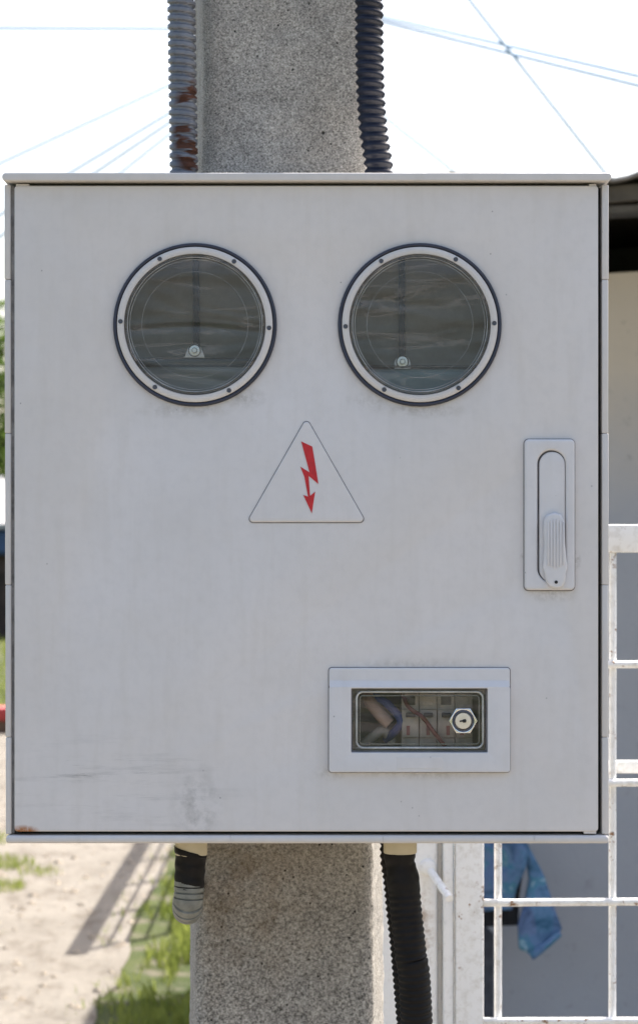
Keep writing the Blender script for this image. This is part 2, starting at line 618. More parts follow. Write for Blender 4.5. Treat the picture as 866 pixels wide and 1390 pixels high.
M_shirt = m_shirt()
M_black_cloth = simple('black_cloth', (0.018, 0.018, 0.02), 0.9, var=0.3)
M_grey_cloth = simple('charcoal_cloth', (0.05, 0.05, 0.055), 0.9, var=0.3)
M_wood = simple('brown_wood', (0.14, 0.075, 0.04), 0.8, var=0.4, scale=12)
M_darkwood = simple('dark_brown_planks', (0.045, 0.028, 0.022), 0.85, var=0.5, scale=5)
M_red = simple('red_paint', (0.42, 0.035, 0.03), 0.5, var=0.2)
M_blue = simple('blue_tarpaulin', (0.04, 0.08, 0.20), 0.6, var=0.3, scale=6)
M_cable = simple('cable_sheath', (0.30, 0.42, 0.55), 0.7)
M_bark = simple('tree_bark', (0.10, 0.075, 0.05), 0.95, var=0.4, scale=15, bump=0.6, bscale=30, bdist=0.02)
M_fence = simple('grey_fence_steel', (0.30, 0.30, 0.30), 0.6, var=0.2)


def m_leaf(name, a, b, scale):
    t = NT(name)
    t.n.remove(t.p)
    c = t.mix(t.ramp(t.noise(scale, 4, 0.7), [(0.3, 0.0), (0.7, 1.0)]), a, b)
    d = t.n.new('ShaderNodeBsdfDiffuse'); tl = t.n.new('ShaderNodeBsdfTranslucent')
    t.link(c, d.inputs[0]); t.link(c, tl.inputs[0])
    mx = t.n.new('ShaderNodeMixShader'); mx.inputs[0].default_value = 0.42
    t.link(d.outputs[0], mx.inputs[1]); t.link(tl.outputs[0], mx.inputs[2])
    t.link(mx.outputs[0], t.out.inputs['Surface'])
    return t.m


M_grass = m_leaf('grass_blades', (0.105, 0.14, 0.028), (0.31, 0.34, 0.085), 5)
M_leaf = m_leaf('tree_leaves', (0.045, 0.085, 0.02), (0.12, 0.17, 0.04), 1.2)


def m_ground():
    t = NT('rough_ground')
    n = t.noise(1.3, 6, 0.7)
    c = t.mix(t.ramp(n, [(0.35, 0.0), (0.65, 1.0)]), (0.035, 0.05, 0.016), (0.075, 0.085, 0.03))
    c = t.mix(t.ramp(t.noise(4.5, 5, 0.65), [(0.50, 0.0), (0.62, 0.85)]), c, (0.13, 0.115, 0.085))
    return t.set(c, 0.95, normal=t.bump(t.noise(18, 5, 0.7), 0.6, 0.03), spec=0.1)


def m_path():
    t = NT('dusty_path')
    n = t.noise(2.2, 6, 0.65, t.map(scale=(1, 0.5, 1)))
    c = t.mix(t.ramp(n, [(0.3, 0.0), (0.7, 1.0)]), (0.160, 0.143, 0.120), (0.225, 0.203, 0.173))
    c = t.mix(t.ramp(t.noise(10, 6, 0.7, t.map(scale=(0.8, 0.35, 1))), [(0.50, 0.0), (0.64, 0.75)]), c, (0.105, 0.088, 0.070))
    c = t.mix(t.ramp(t.noise(45, 4, 0.7), [(0.62, 0.0), (0.72, 0.6)]), c, (0.12, 0.095, 0.07))
    c = t.mix(t.ramp(t.noise(1.1, 5, 0.7), [(0.62, 0.0), (0.70, 0.35)]), c, (0.16, 0.17, 0.07))
    return t.set(c, 0.95, normal=t.bump(t.noise(14, 6, 0.7), 0.7, 0.035), spec=0.1)


M_ground = m_ground()
M_path = m_path()

# ------------------------------------------------------------------ ground, path
def ground_sheet():
    v, f = [], []
    rings = [0.0, 3, 8, 16, 30, 60, 120, 300, 900]
    n = 48
    v.append((0, 6, 0))
    for r in rings[1:]:
        for k in range(n):
            a = 2 * math.pi * k / n
            v.append((r * math.cos(a), 6 + r * math.sin(a), 0))
    for k in range(n):
        f.append((0, 1 + k, 1 + (k + 1) % n))
    for i in range(len(rings) - 2):
        for k in range(n):
            a, b = 1 + i * n, 1 + (i + 1) * n
            f.append((a + k, b + k, b + (k + 1) % n, a + (k + 1) % n))
    return v, f


props(obj('ground', ground_sheet(), M_ground), kind='structure')


def strip(edge_l, edge_r, y0, y1, step, z):
    v, f = [], []
    n = int((y1 - y0) / step)
    for i in range(n + 1):
        y = y0 + (y1 - y0) * i / n
        v += [(edge_l(y), y, z), (edge_r(y), y, z)]
    for i in range(n):
        f.append((2 * i, 2 * i + 1, 2 * i + 3, 2 * i + 2))
    return v, f


def path_r(y): return -0.72 + 0.07 * mnoise.noise(Vector((y * 0.7, 3, 0))) + 0.03 * mnoise.noise(Vector((y * 3, 5, 0)))
def path_l(y): return -3.6 + 0.25 * mnoise.noise(Vector((y * 0.4, 9, 0)))
props(obj('dirt_path', strip(path_l, path_r, -14, 18.0, 0.15, 0.006), M_path), kind='structure')
# bare trodden yard in front of the cabinet and the gate (same dust as the path)
def yard_l(y): return path_r(y) + 0.0
def yard_r(y): return 6.0 + 0.3 * mnoise.noise(Vector((y * 0.5, 19, 0)))
props(obj('bare_yard', strip(yard_l, yard_r, -14, 4.2, 0.15, 0.010), M_path), kind='structure')


def grass_mesh(spots):
    v, f = [], []
    for (x, y, h) in spots:
        a = random.uniform(0, 6.283)
        wd = h * random.uniform(0.05, 0.09)
        lean = h * random.uniform(0.1, 0.75)
        dx, dy = math.cos(a), math.sin(a)
        b = random.uniform(0, 6.283)
        lx, ly = math.cos(b) * lean, math.sin(b) * lean
        i = len(v)
        v += [(x - dx * wd, y - dy * wd, 0), (x + dx * wd, y + dy * wd, 0),
              (x + lx * .4 + dx * wd * .8, y + ly * .4 + dy * wd * .8, h * .6), (x + lx * .4 - dx * wd * .8, y + ly * .4 - dy * wd * .8, h * .6),
              (x + lx, y + ly, h)]
        f += [(i, i + 1, i + 2, i + 3), (i + 3, i + 2, i + 4)]
    return v, f


sp = []
while len(sp) < 42000:
    y = random.uniform(4.4, 17)
    x = random.uniform(-0.95, 0.75)
    d = x - path_r(y)
    if d < -0.12 or random.random() > min(1, 0.05 + max(0, d + 0.03) * 3.2): continue
    if mnoise.noise(Vector((x * 3.5, y * 2, 1))) < -0.12: continue
    if mnoise.noise(Vector((x * 6, y * 3.5, 4))) < -0.12 and d < 0.16: continue
    if x > 0.1 and y < 5.0: continue
    sp.append((x, y, random.uniform(0.02, 0.08) * (0.7 + 0.6 * min(1, max(0, d) * 3))))
props(obj('grass_verge', grass_mesh(sp), M_grass), 'green grass verge growing between the dusty path and the wire fence', 'grass', kind='stuff')
sp = []
for cx, cy, r, n in ((-1.50, 9.45, .16, 420), (-1.40, 8.6, .12, 320), (-1.62, 8.75, .18, 420), (-1.75, 10.4, .2, 420), (-2.2, 9.2, .3, 500), (-1.28, 9.1, .10, 90), (-2.6, 6.5, .35, 500), (-3.3, 11.5, .5, 900), (-1.2, 12.8, .2, 260)):
    for k in range(n):
        a, q = random.uniform(0, 6.283), r * math.sqrt(random.random())
        sp.append((cx + q * math.cos(a), cy + 1.6 * q * math.sin(a), random.uniform(0.015, 0.05)))
props(obj('path_grass_tufts', grass_mesh(sp), M_grass), 'short grass tufts scattered on the dusty path', 'grass', kind='stuff')
sp = []
while len(sp) < 14000:
    y, x = random.uniform(18.2, 39), random.uniform(-12, 3)
    sp.append((x, y, random.uniform(0.06, 0.16)))
props(obj('lawn', grass_mesh(sp), M_grass), 'bright lawn beyond the low red bench', 'grass', kind='stuff')

# clods and leaf litter on the path
v, f = [], []
for k in range(900):
    x, y = random.uniform(-2.4, -0.72), random.uniform(5.5, 14)
    s = random.choice((0.006, 0.008, 0.012, 0.02)) * random.uniform(.7, 1.3)
    i = len(v)
    a = random.uniform(0, 3)
    for (dx, dy, dz) in ((1, 0, 0), (0, 1, 0), (-1, 0, 0), (0, -1, 0), (0.1, 0.1, 0.7)):
        X, Y = dx * math.cos(a) - dy * math.sin(a), dx * math.sin(a) + dy * math.cos(a)
        v.append((x + X * s * random.uniform(.7, 1.5), y + Y * s * random.uniform(.7, 1.3), 0.007 + dz * s))
    f += [(i, i + 1, i + 4), (i + 1, i + 2, i + 4), (i + 2, i + 3, i + 4), (i + 3, i, i + 4)]
M_clod = simple('earth_clods', (0.30, 0.25, 0.19), 0.95, var=0.4, scale=3)
props(obj('earth_clods', (v, f), M_clod), 'small earth clods strewn over the dusty path', 'clods', kind='stuff')

# ------------------------------------------------------------------ concrete pole
def build_pole():
    cx = -0.0375
    yf, yb = 0.232, 0.435
    def half(z, back):
        b = 0.1070 if back else 0.0885
        return b + (2.09 - z) * (0.0045 if back else 0.0080)
    zs = [-0.4 + 0.05 * i for i in range(24)]
    z = 0.8
    while z < 2.25:
        zs.append(z); z += 0.0035
    while z < 7.6:
        zs.append(z); z += 0.12
    v, f = [], []
    for z in zs:
        hf, hb = half(z, 0), half(z, 1)
        rr = 0.017
        sec = []
        nf = 26
        for k in range(nf + 1):
            sec.append((-hf + rr + (2 * hf - 2 * rr) * k / nf, yf))
        for k in range(1, 9):
            a = R(-90 + 10 * k)
            sec.append((hf - rr + rr * math.cos(a) , yf + rr + rr * math.sin(a)))
        for k in range(9):
            t = k / 8
            sec.append((hf + (hb - hf) * t, yf + rr + (yb - 0.01 - yf - rr) * t))
        sec += [(hb - 0.01, yb), (0, yb), (-hb + 0.01, yb)]
        for k in range(9):
            t = 1 - k / 8
            sec.append((-hf - (hb - hf) * t, yf + rr + (yb - 0.01 - yf - rr) * t))
        for k in range(1, 9):
            a = R(180 + 10 * k)
            sec.append((-hf + rr + rr * math.cos(a), yf + rr + rr * math.sin(a)))
        for (x, y) in sec:
            q = Vector((x * 150, y * 150, z * 150))
            q2 = Vector((x * 40, y * 40, z * 40))
            nx = mnoise.noise(q) * 0.0012 + mnoise.noise(q2) * 0.0012
            sx = 1 if x > 0 else -1
            e = 1.0 if abs(x) > hf - 0.006 else 0.35
            v.append((cx + x + sx * nx * e, y + nx * 0.4, z))
    n = len(sec)
    for i in range(len(zs) - 1):
        for k in range(n):
            f.append((i * n + k, i * n + (k + 1) % n, (i + 1) * n + (k + 1) % n, (i + 1) * n + k))
    f.append(tuple((len(zs) - 1) * n + k for k in range(n)))
    o = obj('concrete_pole', (v, f), M_conc, None, 60, (cx, 0.24, 0))
    return props(o, 'speckled grey concrete utility pole behind the meter cabinet', 'pole')


build_pole()

# ------------------------------------------------------------------ conduits
def corrug(r, amp, pitch, power=1.0, helix=1):
    def g(s, th):
        u = (s / pitch + helix * th / (2 * math.pi)) % 1.0
        c = 0.5 + 0.5 * math.cos(2 * math.pi * u)
        c = c ** power if power < 1 else c
        c = min(1, max(0, (c - 0.38) * 4 + 0.5)) if power == 2 else c
        return r + amp * (c - 0.5)
    return g


def root(name, loc, label, cat, group=None): return empty(name, loc, label, cat, group)

# grey galvanised hose above, left of the pole
D1 = 2.70
p0, p1 = at(250, 240, D1), at(246.5, -4, D1)
top = p1 + (p1 - p0) * 4.2
t = root('flexible_conduit', (p0.x, p0.y, 1.86), 'grey galvanised corrugated conduit with rust patches climbing the pole', 'conduit')
obj('hose', tube(resample([p0 - (p1 - p0) * 0.3, p0, p1, top], 0.0009), corrug(0.0141, 0.0024, 0.0092, 2), 28), M_conduit, t, 38)
# navy plastic hose above, right of the pole
D2 = 2.66
p0, p1 = at(515, 240, D2), at(501, -4, D2)
top = p1 + (p1 - p0) * 4.0 + Vector((0.06, 0.02, 0))
t = root('flexible_conduit', (p0.x, p0.y, 1.86), 'navy plastic corrugated conduit leaning against the pole above the cabinet', 'conduit')
pts = resample([p0 - (p1 - p0) * 0.3, p0, p1, top], 0.0011)
obj('hose', tube(pts, corrug(0.0139, 0.0030, 0.0094, 0.8, 1), 28), M_navy, t, 180)
# stub hose below, left: gland, black tape, worn grey hose bending back into the pole
zb = fz(1145)
def ringrad(r, amp, pitch):
    def g(s, th):
        u = (s / pitch) % 1.0
        return r + (amp if u < 0.78 else -2.6 * amp)
    return g
SDD = 2.575
yy = SDD - DIST
def cp(px, row, dy=0.0): return at(px, row, SDD) + Vector((0, dy, 0))
c0 = cp(260, 1153)
t = root('conduit_stub', (c0.x, yy, zb), 'short taped hose stub with grey ribbed end under the cabinet', 'conduit')
gz0 = at(0, 1161, SDD).z
obj('gland', lathe((c0.x, yy, gz0), [(0.0156, zb - gz0), (0.0164, zb - gz0 - 0.002), (0.0164, 0.001), (0.0157, 0.0)], 40, 'Z'), M_nut, t, 40)
def taperad(s, th):
    up = 0.0168 if s < 0.004 else 0.0158 - 0.0006 * min(1, s / 0.03)
    return up + 0.00045 * math.sin(s / 0.0021 + th) + 0.0006 * mnoise.noise(Vector((s * 200, math.cos(th) * 2, math.sin(th) * 2)))
def tape_path():
    a_, b_ = cp(259.5, 1155), cp(257, 1206)
    v_, f_ = tube([a_ + (b_ - a_) * (k / 40) for k in range(41)], taperad, 40)
    # the first wraps climb to the left, leaving a wedge of the gland bare
    for i, p in enumerate(v_):
        if i < 40 * 9:
            w_ = 1 - (i // 40) / 9
            p.z += w_ * (-(p.x - c0.x) * 0.22 + 0.0005)
    return v_, f_
obj('tape_wrap', tape_path(), M_tape, t, 60)
pl = [cp(257.3, 1196), cp(256.5, 1218)]
for k in range(1, 10):
    a = R(10 * k)
    pl.append(cp(256.5 - 0.4 * k, 1218 + 21 * math.sin(a), 0.026 * (1 - math.cos(a))))
e = pl[-1]
pl += [e + Vector((-0.003, 0.05, 0.0)), e + Vector((-0.004, 0.145, 0.004))]
obj('ribbed_hose', tube(resample(pl, 0.0005), ringrad(0.01475, 0.00055, 0.0058), 36), M_greyhose, t, 50)
# black hose below, right: gland, taped top, leaning out to the right
c0 = cp(543, 1150)
px = c0.x
t = root('flexible_conduit', (px, yy, zb), 'black taped corrugated hose slanting down from the cabinet', 'conduit')
gz0 = at(0, 1158, SDD).z
obj('gland', lathe((px, yy, gz0), [(0.0166, zb - gz0), (0.0172, zb - gz0 - 0.002), (0.0170, 0.001), (0.0163, 0.0)], 40, 'Z'), M_nut, t, 40)
pl = [cp(542.5, 1155.5), cp(543, 1170), cp(546, 1190), cp(548.5, 1212), cp(551, 1240), cp(557, 1295), cp(566, 1400, 0.01), Vector((fx(590) * 1.02, yy + 0.09, 0.55)), Vector((fx(600), yy + 0.16, 0.0)), Vector((fx(602), yy + 0.17, -0.2))]
g1 = corrug(0.0162, 0.0013, 0.0068, 1, 0)
def rr_(s, th):
    w_ = min(1.0, max(0.0, (s - 0.036) / 0.012))
    tape = 0.0163 - 0.0016 * math.exp(-((s - 0.013) / 0.006) ** 2) + 0.0008 * math.exp(-((s - 0.030) / 0.006) ** 2) + 0.0009 * mnoise.noise(Vector((s * 170, math.cos(th) * 2 + s * 60, math.sin(th) * 2)))
    return tape * (1 - w_) + g1(s, th) * w_
obj('hose', tube(resample(pl, 0.0009), rr_, 36), M_tape, t, 180)
pl2 = [Vector((p.x - 0.0068, p.y + 0.022, p.z)) for p in pl[:7]]
obj('rear_hose', tube(resample([pl2[0] + Vector((0.0, 0, 0.02))] + pl2[1:], 0.0009), corrug(0.0125, 0.0018, 0.0068, 1, 0), 24), M_tape, t, 180)

# ------------------------------------------------------------------ meter cabinet
cab = empty('meter_cabinet', ROOT, 'light grey electricity meter cabinet with two round windows mounted on concrete pole', 'cabinet')
YB = 0.222
ROWS = [250, 379, 588, 794, 1001, 1133]
for i in range(5):
    a, b = ROWS[i], ROWS[i + 1]
    za, zc = fz(b), fz(a)
    gap = 0.00012
    # right wall segments; each steps a hair
    box('side_panel', fx(817), fx(826.2) - 0.0004 * (i % 2), 0.003, YB, za + gap, zc - gap, M_cab, cab, 0.0012, 3)
    sx = i * 0.45
    box('side_panel', fx(6 + sx), fx(14.5 + sx * 0.6), 0.003, YB, za + gap, zc - gap, M_cab, cab, 0.0012, 3)
XS = [8.5, 108, 313, 520, 725, 826]
for a, b in zip(XS, XS[1:]):
    bb = bm_box(fx(a) + (0.0001 if a > 10 else 0), fx(b) - (0.0001 if b < 820 else 0), -0.001, YB, fz(1145), fz(1134))
    ed = [e_ for e_ in bb.edges if abs(e_.verts[0].co.x - e_.verts[1].co.x) > 0.01]
    xe = fx(a) if a < 10 else fx(b)
    if a < 10 or b > 820:
        ed += [e_ for e_ in bb.edges if all(abs(v_.co.x - xe) < 1e-5 for v_ in e_.verts)]
    bmesh.ops.bevel(bb, geom=ed, offset=0.0030, segments=4, profile=0.5, affect='EDGES')
    obj('bottom_panel', bb, M_cab, cab, 40)
# lid: rounded front corners, overhanging
lid = plate([rrect(fx(5), fx(828), fz(247.3), fz(236.5), 0.0036, 6)], -0.010, YB + 0.014, 0.0012, 3)
obj('lid', lid, M_cab, cab, 40)
box('back_panel', fx(15), fx(816.5), YB - 0.012, YB - 0.002, fz(1133.5), fz(248.5), M_inside, cab)
box('hinge_flange', fx(13.2), fx(19.0), 0.0075, 0.0105, fz(1132), fz(251), M_flange, cab)
box('gap_shade_strip', fx(806), fx(816), 0.019, 0.024, fz(1132), fz(251), M_dark, cab)  # dark strips painted for the shade in the gaps round the door
box('gap_shade_strip', fx(27), fx(805), 0.019, 0.024, fz(1133.5), fz(1118), M_dark, cab)
box('gap_shade_strip', fx(27), fx(805), 0.019, 0.024, fz(262), fz(249), M_dark, cab)
# hinge pins peeking from the flange
for r in (300, 1092):
    obj('hinge', lathe((fx(16), 0.012, fz(r)), [(0.0022, -0.012), (0.0024, -0.010), (0.0024, 0.010), (0.0022, 0.012)], 16, 'Z'), M_rail, cab, 40)

def loop_tube(pts, y, r, n=10):
    v, f = [], []
    m = len(pts)
    for i in range(m):
        p = Vector(pts[i]); tdir = (Vector(pts[(i + 1) % m]) - Vector(pts[i - 1])).normalized()
        nn = Vector((tdir.y, -tdir.x))
        for k in range(n):
            a = 2 * math.pi * k / n
            v.append((p.x + nn.x * r * math.cos(a), y + r * math.sin(a), p.y + nn.y * r * math.cos(a)))
    for i in range(m):
        for k in range(n):
            f.append((i * n + k, i * n + (k + 1) % n, ((i + 1) % m) * n + (k + 1) % n, ((i + 1) % m) * n + k))
    return v, f
M_bead = simple('clear_bead', (0.36, 0.36, 0.35), 0.15, 0.0, var=0.5, scale=40, bump=0.02, spec=0.9)
LW, RW, WZ = 265.0, 569.5, 441.0
hole = 98
lw_loop = circ(fx(LW), fz(WZ), hole * K)
rw_loop = circ(fx(RW), fz(WZ), hole * K)
bx_loop = rrect(fx(478), fx(659), fz(1019), fz(936), 0.001, 1)
hd_loop = rrect(fx(731), fx(764), fz(786), fz(614), 0.011, 8)
door = plate([rrect(fx(20), fx(811.5), fz(1129), fz(251.8), 0.0035, 5), lw_loop, rw_loop, bx_loop, hd_loop], 0.0, 0.018, 0.0016, 3)
door_o = obj('door', door, M_door, cab, 40)
# small corner tabs where the door skin reaches the lid and the rim
for (a, b, c_, d_) in ((22, 40, 249.2, 254), (799, 809, 249.2, 254), (792, 809, 1126, 1132)):
    box('corner_tab', fx(a), fx(b), 0.0015, 0.012, fz(d_), fz(c_), M_door, door_o, 0.0006)

def round_window(cxp, angs, tag):
    c = (fx(cxp), 0.0, fz(WZ))
    prof = [(95, 0.004), (95, -0.0030), (96, -0.0046), (99, -0.0052), (103, -0.0050), (105.2, -0.0040), (105.8, 0.0)]
    ring = obj('round_window', lathe(c, [(r * K, y) for r, y in prof], 96, closed=True), M_cab, cab, 40)
    ring["label"] = tag
    obj('gasket', lathe(c, [(r * K, y) for r, y in [(105.9, -0.0002), (105.9, -0.0030), (107.2, -0.0043), (109.3, -0.0043), (110.6, -0.003), (111, -0.0002)]], 96, closed=True), M_rubber, ring, 60)
    obj('clear_lip', lathe(c, [(r * K, y) for r, y in [(94.6, 0.003), (94.6, -0.0050), (93.6, -0.0062), (92.4, -0.0062), (91.6, -0.0040), (91.6, 0.003)]], 96, closed=True), M_clear, ring, 50)
    pv = [(20, -0.0020), (91.5, -0.0020)]
    obj('moulded_ring', loop_tube(circ(c[0], c[2], 71.9 * K, 96), -0.0021, 0.00013, 6), M_bead, ring, 180)
    obj('highlight_bead', loop_tube(circ(c[0], c[2], 91.2 * K, 96), -0.0042, 0.00045, 8), M_bead, ring, 180)  # pale beads stand in for highlight lines along the inner rim
    obj('highlight_bead', loop_tube(circ(c[0], c[2], 88.2 * K, 96), -0.0023, 0.00028, 8), M_bead, ring, 180)
    obj('pane', pane_disc(c, pv), M_pane, ring)
    for a in angs:
        x, z = c[0] + 100.6 * K * math.cos(a), c[2] + 100.6 * K * math.sin(a)
        obj('screw', lathe((x, 0, z), [(0.0, -0.0056), (1.3 * K, -0.0056), (2.9 * K, -0.0060), (3.2 * K, -0.0052), (3.2 * K, -0.003)], 14), M_screw, ring, 40)
    # deep tube behind the glass through the door
    return ring


def pane_disc(c, prof, n=72):
    v, f = [], []
    for r, y in prof:
        for k in range(n):
            a = 2 * math.pi * k / n
            v.append((c[0] + r * K * math.cos(a), c[1] + y, c[2] + r * K * math.sin(a)))
    for i in range(len(prof) - 1):
        for k in range(n):
            k2 = (k + 1) % n
            f.append((i * n + k, (i + 1) * n + k, (i + 1) * n + k2, i * n + k2))
    f.append(tuple(range(n)))
    return v, f


def ang(cx, cy, pts): return [math.atan2(cy - y, x - cx) for x, y in pts]
round_window(LW, ang(418, 440, [(254, 133), (600, 148), (762, 456), (577, 747), (232, 733), (72, 426)]), 'round window over the blank grey meter')
round_window(RW, ang(432, 438, [(252, 143), (597, 138), (775, 432), (611, 734), (266, 741), (89, 447)]), 'round window over the teal meter')

# warning triangle and lightning arrow
tri = [(416, 567.5), (335.5, 708.8), (496.5, 708.8)]
def round_poly(pts, r, n=6):
    out = []
    m = len(pts)
    for i in range(m):
        p = Vector(pts[i]); a = (Vector(pts[i - 1]) - p).normalized(); b = (Vector(pts[(i + 1) % m]) - p).normalized()
        h = a.angle(b) / 2
        dd = r / math.tan(h)
        c = p + (a + b).normalized() * (r / math.sin(h))
        s, e = p + a * dd, p + b * dd
        v0, v1 = s - c, e - c
        a0 = math.atan2(v0.y, v0.x)
        da = (math.atan2(v1.y, v1.x) - a0 + math.pi) % (2 * math.pi) - math.pi
        for k in range(n + 1):
            t_ = a0 + da * k / n
            out.append((c.x + r * math.cos(t_), c.y + r * math.sin(t_)))
    return out
tl = [(fx(x), fz(y)) for x, y in round_poly(tri, 5)]
sign = obj('warning_triangle', plate([tl], -0.0016, 0.003, 0.0012, 2), M_door, cab, 60)
tl2 = [(fx(x), fz(y)) for x, y in round_poly([(416, 575), (341, 706.5), (491, 706.5)], 8)]
bolt = [(385, 170), (450, 200), (467, 300), (486, 420), (428, 372), (437, 490), (467, 465), (447, 592), (397, 485), (425, 494), (404, 380), (380, 318), (434, 352)]
bolt = [(fx(320 + x / 4.33), fz(560 + y / 4.33)) for x, y in bolt]
M_redprint = simple('red_print', (0.50, 0.010, 0.016), 0.45, var=0.12, scale=120)
M_redprint_o = obj('lightning_arrow', plate([bolt], -0.0021, 0.0008), M_redprint, sign)
M_seam = simple('dark_seam', (0.20, 0.19, 0.19), 0.8, var=0.3, scale=60)  # darker outline around the raised parts
obj('edge_seam', plate([[(fx(x), fz(y)) for x, y in round_poly([(416, 565.5), (333.6, 710.1), (498.4, 710.1)], 5.8)]], -0.0004, 0.002), M_seam, sign)

# swing handle
hz = obj('handle', plate([rrect(fx(711), fx(779), fz(801), fz(596.5), 0.0045, 6), rrect(fx(728.5), fx(766.5), fz(799 - 9), fz(611.5), 0.0138, 10)], -0.0060, 0.0068, 0.0026, 4), M_trim, cab, 50)
obj('mount_seam', plate([rrect(fx(709.9), fx(780.1), fz(802.4), fz(595.4), 0.005, 6), hd_loop], -0.0003, 0.001), M_seam, hz)
obj('recess', plate([rrect(fx(724), fx(771), fz(796), fz(606), 0.012, 8)], 0.004, 0.002), M_dark, hz)
obj('lever', plate([rrect(fx(731), fx(766), fz(790), fz(613.5), 0.0125, 10)], -0.0048, 0.009, 0.0016, 3), M_trim, hz, 50)
grip_pts = []
gl = [(751, 696), (741, 699), (736.5, 706), (736, 720), (737, 740), (736, 760), (734.5, 770), (737.5, 778), (739, 788), (744, 796), (753, 799), (762, 796.5), (766, 788), (766.5, 778), (769, 770), (767, 758), (765.5, 740), (764.5, 720), (763.5, 706), (760, 699)]
grip = obj('grip', plate([[(fx(x), fz(y)) for x, y in gl]], -0.0110, 0.007, 0.0024, 4), M_trim, hz, 60)
for k in range(6):
    xg = 741.0 + k * 4.2
    box('rib', fx(xg), fx(xg + 2.3), -0.0122, -0.0095, fz(772 - abs(k - 2.5) * 2), fz(704 + abs(k - 2.5) * 1.6), M_trim, grip, 0.0005)
obj('pin_hole', lathe((fx(753), -0.0110, fz(790)), [(0.0, -0.0004), (2.3 * K, -0.0004), (2.3 * K, 0.001)], 16), M_keyhole, grip)

# lock window
fr = obj('lock_window', plate([rrect(fx(446.5), fx(691.5), fz(1047.5), fz(931), 0.0028, 5), rrect(fx(476.5), fx(661), fz(1021), fz(934), 0.0008, 2)], -0.0065, 0.0068, 0.0007, 2), M_trim, cab, 40)
obj('top_band', plate([rrect(fx(446.5), fx(691.5), fz(934), fz(906.5), 0.003, 5)], -0.0032, 0.004, 0.0012, 3), M_trim, fr, 40)
wx0, wx1 = fx(447.4), fx(690.6)
obj('sloped_ledge', ([(wx0, -0.0033, fz(923.5)), (wx1, -0.0033, fz(923.5)), (wx1, -0.0064, fz(932)), (wx0, -0.0064, fz(932)), (wx0, -0.001, fz(932)), (wx1, -0.001, fz(932))],
                     [(0, 3, 2, 1), (3, 4, 5, 2), (0, 1, 5, 4), (0, 4, 3), (1, 2, 5)]), M_trim, fr)
obj('mount_seam', plate([rrect(fx(445.4), fx(692.6), fz(1048.9), fz(905.4), 0.0035, 5), bx_loop], -0.0003, 0.001), M_seam, fr)
obj('label_recess', plate([rrect(fx(538), fx(600), fz(1043), fz(1026.5), 0.001, 3)], -0.0068, 0.001, 0.0003, 1), M_trim, fr, 40)
# clear hinged flap: flat pane with a moulded rim
obj('flap_backing', plate([rrect(fx(477), fx(660.5), fz(1020.5), fz(934.5), 0.001, 2), rrect(fx(486), fx(652), fz(1013), fz(941), 0.002, 4)], 0.0005, 0.006, 0.0006, 1), M_clear, fr, 40)
rim_path = [(x, z) for x, z in rrect(fx(484), fx(655), fz(1015), fz(939), 0.0065, 8)]
M_rimglass = simple('clear_moulded_rim', (0.42, 0.42, 0.39), 0.12, 0.0, var=0.35, scale=60, bump=0.02, spec=0.9)
obj('flap_rim', loop_tube(rim_path, -0.0012, 0.0011), M_rimglass, fr, 180)
obj('flap_inner_rim', loop_tube([(x, z) for x, z in rrect(fx(488.5), fx(650), fz(1010), fz(944.5), 0.003, 6)], 0.0012, 0.0006), M_rimglass, fr, 180)
obj('flap_pane', ([(fx(486), -0.0004, fz(1013)), (fx(653), -0.0004, fz(1013)), (fx(653), -0.0004, fz(941)), (fx(486), -0.0004, fz(941))], [(0, 1, 2, 3)]), M_pane2, fr)
M_collar = simple('dark_blue_collar', (0.10, 0.11, 0.15), 0.25, 0.7)
lc = (fx(628), 0, fz(978))
hexa = [(lc[0] + 19.4 * K * math.cos(R(60 * k)), lc[2] + 19.4 * K * math.sin(R(60 * k))) for k in range(6)]
lock = obj('lock', plate([hexa, circ(lc[0], lc[2], 14.6 * K, 40)], -0.0055, 0.0045, 0.0007, 2), M_chrome, fr, 40)
obj('lock_collar', lathe(lc, [(14.8 * K, -0.002), (14.8 * K, -0.0048), (13.4 * K, -0.0060), (12.2 * K, -0.0060), (12.2 * K, -0.002)], 40, closed=True), M_collar, lock, 40)
obj('lock_barrel', lathe(lc, [(11.4 * K, 0.012), (11.4 * K, -0.0062), (10.6 * K, -0.0070), (4.6 * K, -0.0071), (4.5 * K, -0.0066), (0.0, -0.0066)], 40), M_brass, lock, 40)
obj('keyhole', plate([[(lc[0] + x * K, lc[2] + y * K) for x, y in ((-5, -1.6), (-1.5, -1.0), (0, -2.4), (3.6, -2.0), (4.2, 0.4), (3.2, 2.6), (0, 2.2), (-1.5, 1.0), (-5, 0.6))]], -0.0074, 0.0006), M_keyhole, lock)

# hanging rails inside the cabinet
YI = 0.105
def ix(px, d=DIST + YI): return (px - 433) * d / FPX
def iz(py, d=DIST + YI): return EYE + (745 - py) * d / FPX
box('mount_panel', fx(30), fx(800), YI + 0.030, YI + 0.034, fz(1120), fz(262), M_inside, cab)
box('meter_rail', ix(261), ix(269.5), YI + 0.018, YI + 0.030, fz(760), fz(262), M_rail, cab, 0.001)
box('meter_rail', ix(542), ix(550.5), YI + 0.018, YI + 0.030, fz(760), fz(262), M_rail, cab, 0.001)


